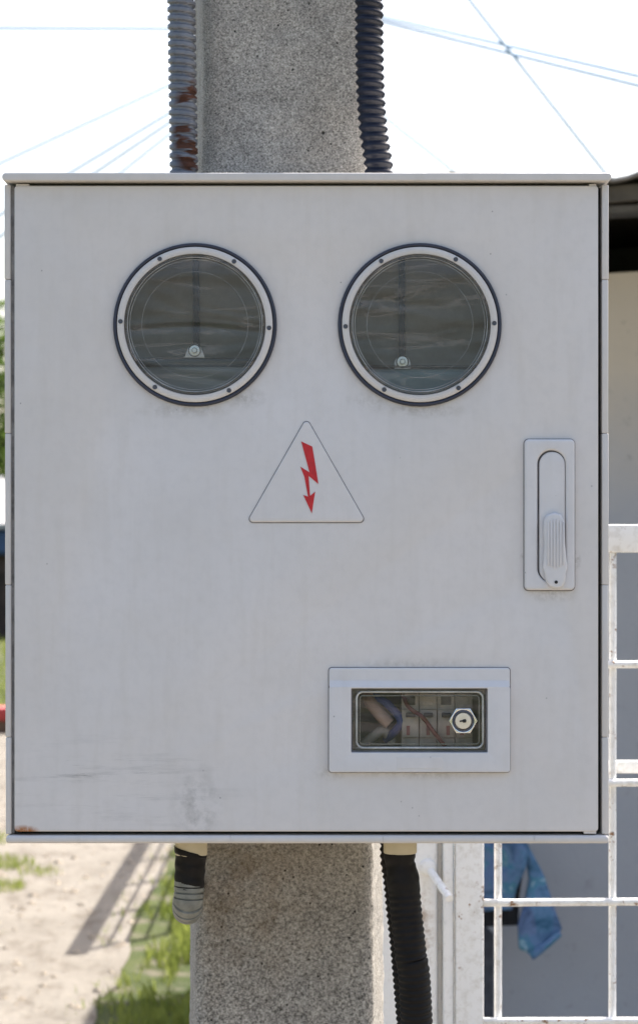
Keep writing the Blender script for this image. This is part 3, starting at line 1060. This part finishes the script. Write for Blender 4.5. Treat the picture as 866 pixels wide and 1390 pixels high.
# ------------------------------------------------------------------ meters and breakers in the cabinet
def meter(cxp, top_row, mat, label, round_tab):
    d = 2.55
    def X(px): return (px - 433) * d / FPX
    def Z(py): return EYE + (745 - py) * d / FPX
    y0 = 0.05
    zt, zb_ = Z(top_row), Z(top_row) - 0.20
    xc = X(cxp)
    m = empty('electricity_meter', (xc, y0 + 0.03, zb_), label, 'meter')
    hw = 0.082
    obj('housing', plate([rrect(xc - hw, xc + hw, zb_ + 0.05, zt, 0.008, 5)], y0, 0.068, 0.005, 3), mat, m, 50)
    box('shadow_ledge', xc - hw, xc + hw, y0 - 0.002, y0 + 0.05, zt + 0.0005, zt + (0.003 if round_tab else 0.008), M_meter_dark, m, 0.001)  # dark strip standing in for the shadow line atop the meter
    obj('display', plate([rrect(xc - 0.05, xc + 0.05, zt - 0.085, zt - 0.05, 0.002, 3)], y0 - 0.001, 0.003, 0.0005, 1), M_meter_dark, m, 40)
    obj('terminal_cover', plate([rrect(xc - hw, xc + hw, zb_, zb_ + 0.048, 0.004, 3)], y0 + 0.004, 0.05, 0.003, 2), M_inside, m, 40)
    zt += 0.0095 if not round_tab else 0.0035
    tx = X(264.5 if not round_tab else 546)
    if round_tab:
        tabp = [(tx + 0.0082 * math.cos(R(a)), zt + 0.001 + 0.0082 * math.sin(R(a))) for a in range(0, 181, 15)]
        tabp += [(tx - 0.0082, zt - 0.004), (tx + 0.0082, zt - 0.004)]
        zc_ = zt + 0.003
    else:
        tabp = [(tx - 0.0105, zt - 0.001), (tx + 0.0105, zt - 0.001), (tx + 0.0065, zt + 0.009), (tx + 0.003, zt + 0.0125), (tx - 0.003, zt + 0.0125), (tx - 0.0065, zt + 0.009)]
        zc_ = zt + 0.0062
    tab = obj('hanging_tab', plate([tabp], y0 - 0.001, 0.003, 0.0005, 1), M_tab, m, 40)
    bo = obj('bolt', lathe((tx, y0 - 0.001, zc_), [(0.0, -0.005), (0.0022, -0.005), (0.0028, -0.004), (0.0028, -0.001), (0.0052, -0.0009), (0.0052, 0.0)], 24), M_zinc, tab, 40)
    obj('washer', lathe((tx, y0 - 0.001, zc_), [(0.0056, -0.0006), (0.0064, -0.0006), (0.0064, 0.0), (0.0056, 0.0)], 24, closed=True), M_rail, tab)
    return m


M_tab = simple('hanging_tab_metal', (0.92, 0.93, 0.93), 0.4, 0.0, var=0.05)
meter(268, 497, M_meter, 'grey electricity meter hung on trapezoid tab behind a round window', False)
meter(572, 500, M_meter_teal, 'teal fronted electricity meter hung on rounded tab behind a round window', True)

M_brk = simple('breaker_plastic', (0.60, 0.53, 0.46), 0.5, var=0.25, scale=80)
M_brk_d = simple('breaker_shadow_slot', (0.10, 0.085, 0.075), 0.6)
M_pink = simple('red_breaker_print', (0.34, 0.10, 0.09), 0.5)
M_peach = simple('peach_cable_end', (0.72, 0.50, 0.40), 0.5, var=0.12)
M_bluew = simple('blue_wire', (0.05, 0.09, 0.30), 0.4)
yb0 = 0.030
for k in range(4):
    x0 = fx(546 + k * 24.6)
    b = empty('circuit_breaker', (x0 + 0.009, yb0 + 0.02, fz(1012)), ('beige circuit breaker next to the blue wire behind the lock window', 'beige circuit breaker second from the blue wire behind the lock window', 'beige circuit breaker third from the blue wire, beside the hexagonal lock', 'beige circuit breaker right behind the hexagonal lock')[k], 'breaker', 'circuit breakers behind the lock window')
    box('housing', x0 + 0.0002, x0 + 0.0176, yb0 + 0.006, yb0 + 0.055, fz(1030), fz(944), M_brk, b, 0.0008)
    nose = box('nose', x0 + 0.0004, x0 + 0.0174, yb0, yb0 + 0.008, fz(1004), fz(966), M_brk, b, 0.0008)
    box('toggle', x0 + 0.0045, x0 + 0.0135, yb0 - 0.005, yb0 + 0.002, fz(976), fz(970), M_brk_d, b, 0.0006)
    box('terminal_slot', x0 + 0.004, x0 + 0.014, yb0 + 0.0052, yb0 + 0.008, fz(960), fz(948), M_brk_d if k % 2 == 0 else M_brk, b, 0.0004)
    box('red_mark', x0 + 0.005 + 0.002 * (k % 3), x0 + 0.0085 + 0.002 * (k % 3), yb0 - 0.0006, yb0 + 0.001, fz(1001), fz(988 - (k % 2) * 4), M_pink, b)
box('breaker_tray', fx(480), fx(658), yb0 + 0.056, yb0 + 0.060, fz(1040), fz(925), M_inside, cab)
pw = [(fx(498), yb0 + 0.03, fz(940)), (fx(503), yb0 + 0.014, fz(955)), (fx(516), yb0 + 0.004, fz(972)), (fx(530), yb0 + 0.002, fz(986))]
props(obj('peach_cable', tube(resample(pw, 0.001), lambda s, th: 0.0062 * (1.0 if s < 0.05 else 0.95), 18), M_peach, None, 180, pw[0]), 'thick peach coloured cable end curling behind the lock window', 'cable')
bw = [(fx(508), yb0 + 0.02, fz(948)), (fx(524), yb0 + 0.008, fz(956)), (fx(540), yb0 + 0.004, fz(972)), (fx(545), yb0 + 0.004, fz(984)), (fx(536), yb0 + 0.008, fz(998)), (fx(525), yb0 + 0.02, fz(1010))]
props(obj('blue_wire', tube(resample(bw, 0.001), 0.0042, 14), M_bluew, None, 180, bw[0]), 'blue insulated wire looped around the peach cable end', 'wire')
props(obj('grey_wire', tube(resample([(fx(492), yb0 + 0.02, fz(1018)), (fx(508), yb0 + 0.01, fz(1003)), (fx(522), yb0 + 0.012, fz(996)), (fx(534), yb0 + 0.02, fz(1012))], 0.001), 0.005, 14), M_brk, None, 180, (fx(492), yb0, fz(1018))), 'dull beige wire below the peach cable end', 'wire')

M_redw = simple('dull_red_wire', (0.24, 0.06, 0.05), 0.5)
props(obj('red_wire', tube(resample([(fx(548), yb0 + 0.01, fz(945)), (fx(556), yb0 - 0.008, fz(962)), (fx(574), yb0 - 0.011, fz(975)), (fx(590), yb0 - 0.010, fz(996)), (fx(606), yb0 - 0.004, fz(1016))], 0.001), 0.0022, 12), M_redw, None, 180, (fx(548), yb0, fz(945))), 'thin dull red wire crossing in front of the circuit breakers', 'wire')

# ------------------------------------------------------------------ white gate beyond the pole
GD = 3.3
GK = GD / FPX
def gx(px): return (px - 433) * GK
def gz(py): return EYE + (745 - py) * GK
GY = GD - DIST
gate = empty('mesh_gate', (gx(800), GY, 0), 'white chipped steel gate of square welded bars behind the cabinet', 'gate')
GX0, GX1 = gx(618), gx(618) + 1.28
box('stile', GX0, gx(656.5), GY, GY + 0.04, 0.06, gz(712), M_gate, gate, 0.003)
box('stile', GX1 - 0.037, GX1, GY, GY + 0.04, 0.06, gz(712), M_gate, gate, 0.003)
box('top_rail', gx(656.5) + 0.0005, GX1 - 0.0375, GY + 0.001, GY + 0.039, gz(750), gz(712), M_gate, gate, 0.003)
box('bottom_rail', gx(656.5) + 0.0005, GX1 - 0.0375, GY + 0.001, GY + 0.039, 0.06, 0.098, M_gate, gate, 0.003)
box('middle_rail', gx(656.5) + 0.0005, GX1 - 0.0375, GY + 0.022, GY + 0.038, gz(1052), gz(1035), M_gate, gate, 0.002)
step = (832.5 - 676.5) * GK
def rough_bar(a, b, r):
    n = 60
    a, b = Vector(a), Vector(b)
    pts = [a + (b - a) * (i / n) for i in range(n + 1)]
    sd = random.uniform(0, 99)
    bow = random.uniform(-0.002, 0.002)
    ax = Vector((0, 0, 1)) if abs((b - a).x) > abs((b - a).z) else Vector((1, 0, 0))
    pts = [p + ax * (bow * math.sin(math.pi * i / n)) for i, p in enumerate(pts)]
    return tube(pts, lambda s, th: r * (1 + 0.07 * mnoise.noise(Vector((s * 70 + sd, math.cos(th), math.sin(th))))), 12)
k = 0
while gx(676.5) + k * step < GX1 - 0.05:
    x = gx(676.5) + k * step
    obj('bar', rough_bar((x, GY + 0.011, 0.097), (x, GY + 0.011, gz(749)), 0.0049), M_gate, gate, 180)
    k += 1
for r in (902, 1063.5, 1226, 1387, 1548, 1709, 1870, 2031, 2192):
    obj('bar', rough_bar((gx(656), GY + 0.0035, gz(r)), (GX1 - 0.037, GY + 0.0035, gz(r - 2)), 0.0050), M_gate, gate, 180)
# gate post with the latch
post = empty('gate_post', (gx(560), GY + 0.06, 0), 'white rust stained steel gate post beside the black hose', 'post')
box('post_tube', gx(512), gx(594), GY + 0.012, GY + 0.095, -0.2, 1.62, M_post, post, 0.006, 3)
box('stop_strip', gx(594) + 0.0006, gx(601), GY + 0.030, GY + 0.060, 0.02, 1.58, M_post, post, 0.001)
box('angle_iron', gx(601) + 0.0006, gx(615.4), GY + 0.004, GY + 0.040, 0.02, 1.56, M_post, post, 0.003)
box('weld_plate', gx(564), gx(612), GY + 0.0445, GY + 0.06, gz(1310), gz(1286), M_rail, post, 0.002)
a, b = Vector((gx(582), GY + 0.014, gz(1180))), Vector((gx(607), GY - 0.055, gz(1212)))
hd = obj('latch_handle', tube([a, a + (b - a) * .25, a + (b - a) * .30, a + (b - a) * .36, a + (b - a) * .40, b - (b - a) * .03, b], lambda s, th: 0.0052, 16), M_gate, post, 60)
obj('latch_boss', lathe((gx(581), GY + 0.012, gz(1179)), [(0.0, -0.008), (0.008, -0.0075), (0.0105, -0.005), (0.012, 0.0), (0.012, 0.004)], 24), M_gate, hd, 60)
post2 = empty('gate_post', (GX1 + 0.045, GY + 0.02, 0), 'plain white square post at the hinge side of the gate', 'post')
box('post_tube', GX1 + 0.006, GX1 + 0.086, GY - 0.02, GY + 0.06, -0.2, 1.62, M_post, post2, 0.006, 3)
for zz in (0.35, 1.25):
    obj('hinge', lathe((GX1 + 0.003, GY - 0.012, zz), [(0.008, -0.04), (0.009, -0.038), (0.009, 0.038), (0.008, 0.04)], 16, 'Z'), M_gate, post2, 40)

# ------------------------------------------------------------------ outbuilding behind the gate
HD = 6.3
HK = HD / FPX
HY = HD - DIST
def hx(px): return (px - 433) * HK
def hzz(py): return EYE + (745 - py) * HK
house = empty('outbuilding', (2.2, HY + 1.6, 0), 'low plastered outbuilding with grey sheet roof and dark open loft', 'building')
HX0, HX1 = hx(585), hx(585) + 4.4
HYB = HY + 3.2
zt0 = hzz(371)
slope = 0.075
def top(x): return zt0 + (x - hx(826)) * slope * 0.8
def gable(y0, y1):
    v = []
    for y in (y0, y1):
        v += [(HX0, y, -0.2), (HX1, y, -0.2), (HX1, y, top(HX1)), (HX0, y, top(HX0))]
    return v, [(0, 1, 2, 3), (5, 4, 7, 6), (4, 0, 3, 7), (1, 5, 6, 2), (3, 2, 6, 7), (4, 5, 1, 0)]
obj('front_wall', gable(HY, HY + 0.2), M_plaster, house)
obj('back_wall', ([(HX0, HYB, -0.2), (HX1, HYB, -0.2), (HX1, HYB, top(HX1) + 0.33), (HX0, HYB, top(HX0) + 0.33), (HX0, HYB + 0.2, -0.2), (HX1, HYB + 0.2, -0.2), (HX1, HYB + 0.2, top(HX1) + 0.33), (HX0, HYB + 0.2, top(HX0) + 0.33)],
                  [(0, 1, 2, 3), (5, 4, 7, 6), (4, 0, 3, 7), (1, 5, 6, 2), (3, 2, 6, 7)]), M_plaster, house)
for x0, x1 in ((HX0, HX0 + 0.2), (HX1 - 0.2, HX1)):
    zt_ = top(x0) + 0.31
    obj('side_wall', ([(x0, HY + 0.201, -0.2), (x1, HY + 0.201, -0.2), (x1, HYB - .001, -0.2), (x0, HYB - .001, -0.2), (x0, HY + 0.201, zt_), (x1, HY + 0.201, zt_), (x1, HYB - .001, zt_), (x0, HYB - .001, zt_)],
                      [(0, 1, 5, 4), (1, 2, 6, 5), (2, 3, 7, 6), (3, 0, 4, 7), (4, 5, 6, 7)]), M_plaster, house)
# loft floor and back board under the roof, shade painted into their colour
def slab(name, x0, x1, y0, y1, za, zb_, th, mat, sl=slope, par=None):
    """plank rising along X"""
    f_ = lambda x: (x - hx(826)) * sl
    v = []
    for y in (y0, y1):
        v += [(x0, y, za + f_(x0)), (x1, y, za + f_(x1)), (x1, y, zb_ + f_(x1)), (x0, y, zb_ + f_(x0))]
    return obj(name, (v, [(0, 1, 2, 3), (5, 4, 7, 6), (4, 0, 3, 7), (1, 5, 6, 2), (3, 2, 6, 7), (4, 5, 1, 0)]), mat, par or house)
zr = hzz(284)
slab('loft_floor', HX0 + 0.21, HX1 - 0.21, HY + 0.21, HYB - 0.01, zt0 - 0.12, zt0 - 0.08, 0, M_room)
slab('loft_lining', HX0 + 0.21, HX1 - 0.21, HY + 0.9, HY + 0.93, zt0 - 0.075, zr - 0.002, 0, M_room)
slab('head_beam', HX0 - 0.02, HX1 + 0.02, HY - 0.03, HY + 0.09, hzz(291), hzz(282), 0, M_beam, 0.05)
slab('fascia_board', HX0 - 0.12, HX1 + 0.12, HY - 0.26, HY - 0.232, hzz(281.5) - 0.02, hzz(266) - 0.012, 0, M_fascia, 0.09)
slab('soffit', HX0 - 0.10, HX1 + 0.10, HY - 0.231, HYB + 0.15, hzz(271), hzz(268.5), 0, M_fascia, 0.09)
def sheet(x0, x1, y0, y1):
    v, f = [], []
    n = 28
    ny = 10
    for th in (0.0, -0.007):
        for j in range(ny + 1):
            y = y0 + (y1 - y0) * j / ny
            for i in range(n + 1):
                x = x0 + (x1 - x0) * i / n
                z = hzz(263.5) + (x - hx(826)) * 0.10 + 0.006 * math.sin(x * 2 * math.pi / 0.15) + 0.006 * mnoise.noise(Vector((x * 9, y * 9, 0))) + 0.008
                v.append((x, y + (0.015 * mnoise.noise(Vector((x * 12, 7, 0))) if j == 0 else 0), z + th))
    q = (n + 1) * (ny + 1)
    for j in range(ny):
        for i in range(n):
            a = j * (n + 1) + i
            f.append((a, a + 1, a + n + 2, a + n + 1))
            f.append((q + a, q + a + n + 1, q + a + n + 2, q + a + 1))
    for i in range(n):
        f.append((i, q + i, q + i + 1, i + 1))
        a = ny * (n + 1) + i
        f.append((a, a + 1, q + a + 1, q + a))
    for j in range(ny):
        a = j * (n + 1)
        f.append((a, a + n + 1, q + a + n + 1, q + a))
        a += n
        f.append((a, q + a, q + a + n + 1, a + n + 1))
    return v, f
x = HX0 - 0.16
while x < HX1 + 0.1:
    obj('roof_sheet', sheet(x, x + 0.78, HY - 0.30, HYB + 0.25), M_roof, house, 40)
    x += 0.783

# ------------------------------------------------------------------ clothes hung on the outbuilding's wall
SD = 6.05
SK = SD / FPX
def sx(px): return (px - 433) * SK
def sz(py): return EYE + (745 - py) * SK
SY = SD - DIST

def cloth_panel(outline, y, thick, fold, seed, n=26):
    """a hanging cloth of the given XZ outline: filled, folded and given thickness"""
    me = plate([outline], y, thick, 0.0)
    b = bmesh.new()
    b.from_mesh(me)
    bpy.data.meshes.remove(me)
    bmesh.ops.triangulate(b, faces=b.faces)
    for it in range(4):
        long = [e for e in b.edges if e.calc_length() > 0.028]
        if not long: break
        bmesh.ops.subdivide_edges(b, edges=long, cuts=1)
        bmesh.ops.triangulate(b, faces=[f_ for f_ in b.faces if len(f_.verts) > 3])
    for v_ in b.verts:
        q = Vector((v_.co.x * 11 + seed, seed, v_.co.z * 3.2))
        v_.co.y += fold * mnoise.noise(q) + 0.4 * fold * mnoise.noise(q * 2.7)
    bmesh.ops.recalc_face_normals(b, faces=b.faces)
    return b

def S_(pts): return [(sx(x), sz(y)) for x, y in pts]
shirt = empty('hanging_shirt', (sx(655), SY, sz(1300)), 'blue floral short sleeved shirt hanging on the grey wall behind the gate', 'shirt')
obj('body', cloth_panel(S_([(632, 1085), (648, 1080), (664, 1080), (681, 1086), (704, 1112), (716, 1160), (712, 1178), (700, 1205), (694, 1234), (650, 1240), (614, 1236), (606, 1195), (596, 1165), (606, 1112)]), SY, 0.012, 0.035, 3.1), M_shirt, shirt, 180)
obj('sleeve', cloth_panel(S_([(704, 1118), (718, 1150), (738, 1188), (752, 1233), (762, 1260), (748, 1276), (724, 1296), (704, 1287), (703, 1255), (712, 1225), (718, 1195), (714, 1165)]), SY - 0.02, 0.03, 0.03, 8.4), M_shirt, shirt, 180)
obj('sleeve_cuff', cloth_panel(S_([(757, 1260), (760, 1268), (744, 1282), (722, 1301), (716, 1292), (738, 1276)]), SY - 0.028, 0.035, 0.02, 5.2), M_shirt, shirt, 180)
obj('sleeve', cloth_panel(S_([(608, 1118), (594, 1150), (577, 1190), (562, 1240), (570, 1262), (592, 1280), (604, 1255), (600, 1215), (598, 1175)]), SY - 0.01, 0.03, 0.03, 1.4), M_shirt, shirt, 180)
obj('hanger', tube(resample([(sx(600), SY + 0.02, sz(1135)), (sx(656), SY + 0.02, sz(1078)), (sx(712), SY + 0.02, sz(1135))], 0.01), 0.004, 8), M_rail, shirt, 180)
obj('hook', tube(resample([(sx(656), SY + 0.02, sz(1078)), (sx(656), SY + 0.03, sz(1064)), (sx(658), SY + 0.10, sz(1054)), (sx(656), SY + 0.26, sz(1060))], 0.008), 0.003, 8), M_rail, shirt, 180)
bag = empty('hanging_trousers', (sx(680), SY + 0.08, sz(1420)), 'black cloth trousers hanging behind the blue floral shirt', 'trousers')
obj('waist', cloth_panel(S_([(640, 1100), (700, 1100), (716, 1172), (708, 1220), (706, 1262), (660, 1266), (640, 1262)]), SY + 0.075, 0.014, 0.02, 6.6), M_black_cloth, bag, 180)
obj('trouser_leg', cloth_panel(S_([(628, 1262), (662, 1264), (673, 1275), (672, 1420), (636, 1420)]), SY + 0.075, 0.016, 0.02, 2.6), M_grey_cloth, bag, 180)
obj('hook', tube([(sx(668), SY + 0.08, sz(1104)), (sx(668), SY + 0.16, sz(1090)), (sx(668), SY + 0.26, sz(1088))], 0.003, 8), M_rail, bag, 180)

# ------------------------------------------------------------------ wire fence whose shadow falls on the path
FXX = -0.455
fence = empty('wire_fence', (FXX, 10.0, 0), 'low grey wire fence beside the grass verge behind the pole', 'fence')
y = 7.55
FY0 = y
while y < 17:
    obj('post', tube([(FXX, y, -0.2), (FXX, y, 1.17)], 0.021, 10), M_fence, fence, 60)
    y += 0.88
FY1 = y - 0.88
obj('top_rail', tube([(FXX, FY0 - 0.05, 1.19), (FXX, FY1 + 0.05, 1.19)], 0.040, 12), M_fence, fence, 60)
for zz in (0.22, 0.42, 0.62, 0.80, 0.97):
    obj('wire', tube([(FXX + 0.018, FY0 - 0.03, zz), (FXX + 0.018, FY1 + 0.03, zz)], 0.008, 8), M_fence, fence, 60)

# ------------------------------------------------------------------ far left: red bench, shed, trees
bd = 20.6
bench = empty('low_bench', (-3.6, bd - DIST, 0), 'low bench with red plank seat on brown log supports beside the lawn', 'bench')
zr0 = 0.105
box('seat', -5.6, -2.0, bd - DIST - 0.15, bd - DIST + 0.15, zr0, zr0 + 0.105, M_red, bench, 0.01)
for xx in (-5.3, -4.2, -3.1, -2.57):
    obj('log_support', tube([(xx, bd - DIST - 0.13, 0.055), (xx, bd - DIST + 0.13, 0.055)], 0.0545, 12), M_wood, bench, 60)

sd_ = 42.0
shed = empty('plank_shed', (-8, sd_ - DIST + 1.5, 0), 'dark brown plank shed with grey roof and blue tarpaulin beyond the lawn', 'shed')
for i in range(56):
    x0 = -12.6 + i * 0.14
    box('plank', x0, x0 + 0.13, sd_ - DIST + random.uniform(0, 0.015), sd_ - DIST + 0.05, -0.1, 1.62 + random.uniform(-.02, .02), M_darkwood, shed)
box('shed_core', -12.6, -4.76, sd_ - DIST + 0.06, sd_ + 1.5, -0.1, 1.9, M_darkwood, shed)
v, f = [], []
for j in range(5):
    for i in range(41):
        xx = -12.9 + 8.4 * i / 40
        v.append((xx, sd_ - DIST - 0.10 - 0.03 * math.sin(xx * 3.1) - 0.02 * j, 1.36 + 0.045 * math.sin(xx * 2.2) * (1 - j / 4) + j * 0.11))
for j in range(4):
    for i in range(40):
        a = j * 41 + i
        f.append((a, a + 1, a + 42, a + 41))
bmx = bmesh.new()
me = bpy.data.meshes.new('tmp'); me.from_pydata(v, [], f); bmx.from_mesh(me); bpy.data.meshes.remove(me)
bmesh.ops.solidify(bmx, geom=list(bmx.faces), thickness=0.02)
obj('tarpaulin', bmx, M_blue, shed, 180)
M_shedroof = simple('pale_shed_roof', (0.36, 0.35, 0.35), 0.9, var=0.25, scale=4)
y0, y1 = sd_ - DIST - 0.35, sd_ + 1.8
obj('roof', ([(-13.1, y0, 1.83), (-4.4, y0, 1.83), (-4.4, y1, 2.75), (-13.1, y1, 2.75), (-13.1, y0, 1.92), (-4.4, y0, 1.92), (-4.4, y1, 2.84), (-13.1, y1, 2.84)],
             [(0, 3, 2, 1), (4, 5, 6, 7), (0, 1, 5, 4), (1, 2, 6, 5), (2, 3, 7, 6), (3, 0, 4, 7)]), M_shedroof, shed)


def tree_meshes(seed, h, cr):
    rnd = random.Random(seed)
    bv, bf = [], []
    def limb(pts, r0, r1):
        L = len(pts)
        tot = sum((Vector(b) - Vector(a)).length for a, b in zip(pts, pts[1:]))
        v_, f_ = tube(pts, lambda s, th: r0 + (r1 - r0) * min(1, s / tot), 8)
        o_ = len(bv)
        bv.extend(v_)
        bf.extend([tuple(i + o_ for i in q) for q in f_])
    tr = [Vector((rnd.uniform(-.1, .1) * k, rnd.uniform(-.1, .1) * k, h * 0.72 * k / 5 - 0.2)) for k in range(6)]
    limb(tr, 0.16, 0.05)
    clumps = []
    for k in range(9):
        b = tr[2 + k % 4]
        a = rnd.uniform(0, 6.28)
        e = b + Vector((math.cos(a) * cr * rnd.uniform(.45, .85), math.sin(a) * cr * rnd.uniform(.45, .85), rnd.uniform(.2, .32) * h))
        m_ = (b + e) / 2 + Vector((0, 0, 0.1))
        limb([b, m_, e], 0.055, 0.015)
        clumps += [(e, rnd.uniform(.32, .5) * cr), (m_ + Vector((rnd.uniform(-.3, .3), rnd.uniform(-.3, .3), .35)), rnd.uniform(.22, .38) * cr)]
    clumps.append((tr[5] + Vector((0, 0, .3)), .45 * cr))
    lv, lf = [], []
    for c, r in clumps:
        for q in range(330):
            d = Vector((rnd.gauss(0, 1), rnd.gauss(0, 1), rnd.gauss(0, .8))).normalized() * r * rnd.uniform(.45, 1.08)
            p = c + d
            n_ = Vector((rnd.gauss(0, 1), rnd.gauss(0, 1), rnd.gauss(0, 1))).normalized()
            u = n_.orthogonal().normalized(); w_ = n_.cross(u)
            s = rnd.uniform(.05, .10)
            i = len(lv)
            lv += [p - u * s, p + w_ * s * .55, p + u * s, p - w_ * s * .55]
            lf.append((i, i + 1, i + 2, i + 3))
    return (bv, bf), (lv, lf)


kinds = [tree_meshes(11, 6.0, 2.0), tree_meshes(23, 5.2, 2.2)]
trunks, crowns = [], []
for (bk, lf_) in kinds:
    m1 = bpy.data.meshes.new('trunk'); m1.from_pydata([tuple(p) for p in bk[0]], [], bk[1]); m1.materials.append(M_bark); finish(m1, 60)
    m2 = bpy.data.meshes.new('crown'); m2.from_pydata([tuple(p) for p in lf_[0]], [], lf_[1]); m2.materials.append(M_leaf); m2.update()
    trunks.append(m1); crowns.append(m2)
for (x, y, kd, rz, s, lab) in ((-6.7, 45.5, 0, 0.3, 1.0, 'leafy tree rising right behind the plank shed'), (-10.5, 47, 1, 1.2, 1.15, 'broad bushy tree behind the far end of the plank shed'), (-2.6, 48, 1, 2.2, 0.95, 'round leafy tree past the near corner of the plank shed'),
                               (2.0, 52, 0, 4.0, 1.0, 'tall leafy tree standing far beyond the lawn'), (6.5, 50, 1, 5.1, 1.0, 'broad leafy tree far behind the outbuilding')):
    t = empty('leafy_tree', (x, y, 0), lab, 'tree', 'trees beyond the lawn')
    t.rotation_euler.z = rz
    t.scale = (s, s, s)
    for nm, me in (('trunk', trunks[kd]), ('crown', crowns[kd])):
        o = bpy.data.objects.new(nm, me)
        COL.objects.link(o)
        o.parent = t

# far woodland closing the horizon all round: one mass, too far to tell trees apart
def far_wood():
    rnd = random.Random(5)
    v, f = [], []
    for k in range(420):
        a = 2 * math.pi * k / 420 + rnd.uniform(-.006, .006)
        rad = rnd.uniform(120, 150)
        hh = 4.2 + 2.2 * mnoise.noise(Vector((math.cos(a) * 6, math.sin(a) * 6, 2))) + rnd.uniform(-.8, .8)
        for q in range(70):
            p = Vector((rad * math.cos(a), 6 + rad * math.sin(a), hh * 0.52)) + Vector((rnd.gauss(0, 1), rnd.gauss(0, 1), 0)) * 1.1
            p.z += rnd.uniform(-.52, .48) * hh
            n_ = Vector((rnd.gauss(0, 1), rnd.gauss(0, 1), rnd.gauss(0, 1))).normalized()
            u = n_.orthogonal().normalized(); w_ = n_.cross(u)
            s = rnd.uniform(.25, .6)
            i = len(v)
            v += [p - u * s, p + w_ * s * .7, p + u * s, p - w_ * s * .7]
            f.append((i, i + 1, i + 2, i + 3))
    return v, f
props(obj('far_wood', far_wood(), M_leaf), 'far band of dark green woodland along the horizon', 'woodland', kind='stuff')

# ------------------------------------------------------------------ overhead cables
def cable(p, q, dist, r, label, group, ext0=3.0, ext1=3.0, sag=0.0, d2=None):
    a, b = at(p[0], p[1], dist), at(q[0], q[1], d2 or dist)
    d = b - a
    a2, b2 = a - d * ext0, b + d * ext1
    n = 24
    pts = []
    for i in range(n + 1):
        t_ = i / n
        pts.append(a2 + (b2 - a2) * t_ - Vector((0, 0, sag * 4 * t_ * (1 - t_))))
    o = obj('overhead_cable', tube(pts, r * 0.8, 8), M_cable, None, 180, tuple(pts[0]))
    props(o, label, 'cable', group)

cable((0, 38), (225, 39), 24, 0.0195, 'thin level overhead cable high beside the grey conduit', None, 4, 1.0)
for p, q in (((0, 222), (225, 118)), ((165, 234), (228, 184))):
    cable(p, q, 24, 0.017, 'long faint overhead cable slanting to the grey conduit above all the slanting ones' if p[0] < 10 else 'faint overhead cable slanting to the grey conduit below the close pair', 'faint slanting cables', 2, 0.6 if p[0] < 10 else 2)
for p, q in (((100, 232), (228, 155)), ((130, 234), (228, 168))):
    cable(p, q, 22, 0.017, 'upper overhead cable of the close pair slanting up to the grey conduit' if p[0] < 110 else 'lower overhead cable of the close pair slanting up to the grey conduit', 'close pair of slanting cables', 3, 1.2)
cable((637, 0), (825, 240), 20, 0.019, 'steep thick overhead cable dropping towards the outbuilding roof', None, 1.4, 1.0)
for k, (p, q) in enumerate((((525, 24), (866, 103)), ((525, 31), (866, 116)))):
    cable(p, q, 23, 0.0205, 'upper overhead cable of the pair crossing the steep cable' if k == 0 else 'lower overhead cable of the pair crossing the steep cable', 'crossing pair of cables', 0.5, 1.2, 0.0, 18.0)
cable((530, 165), (620, 236), 24, 0.019, 'short faint overhead cable falling away from the navy conduit', None, 0.8, 3)
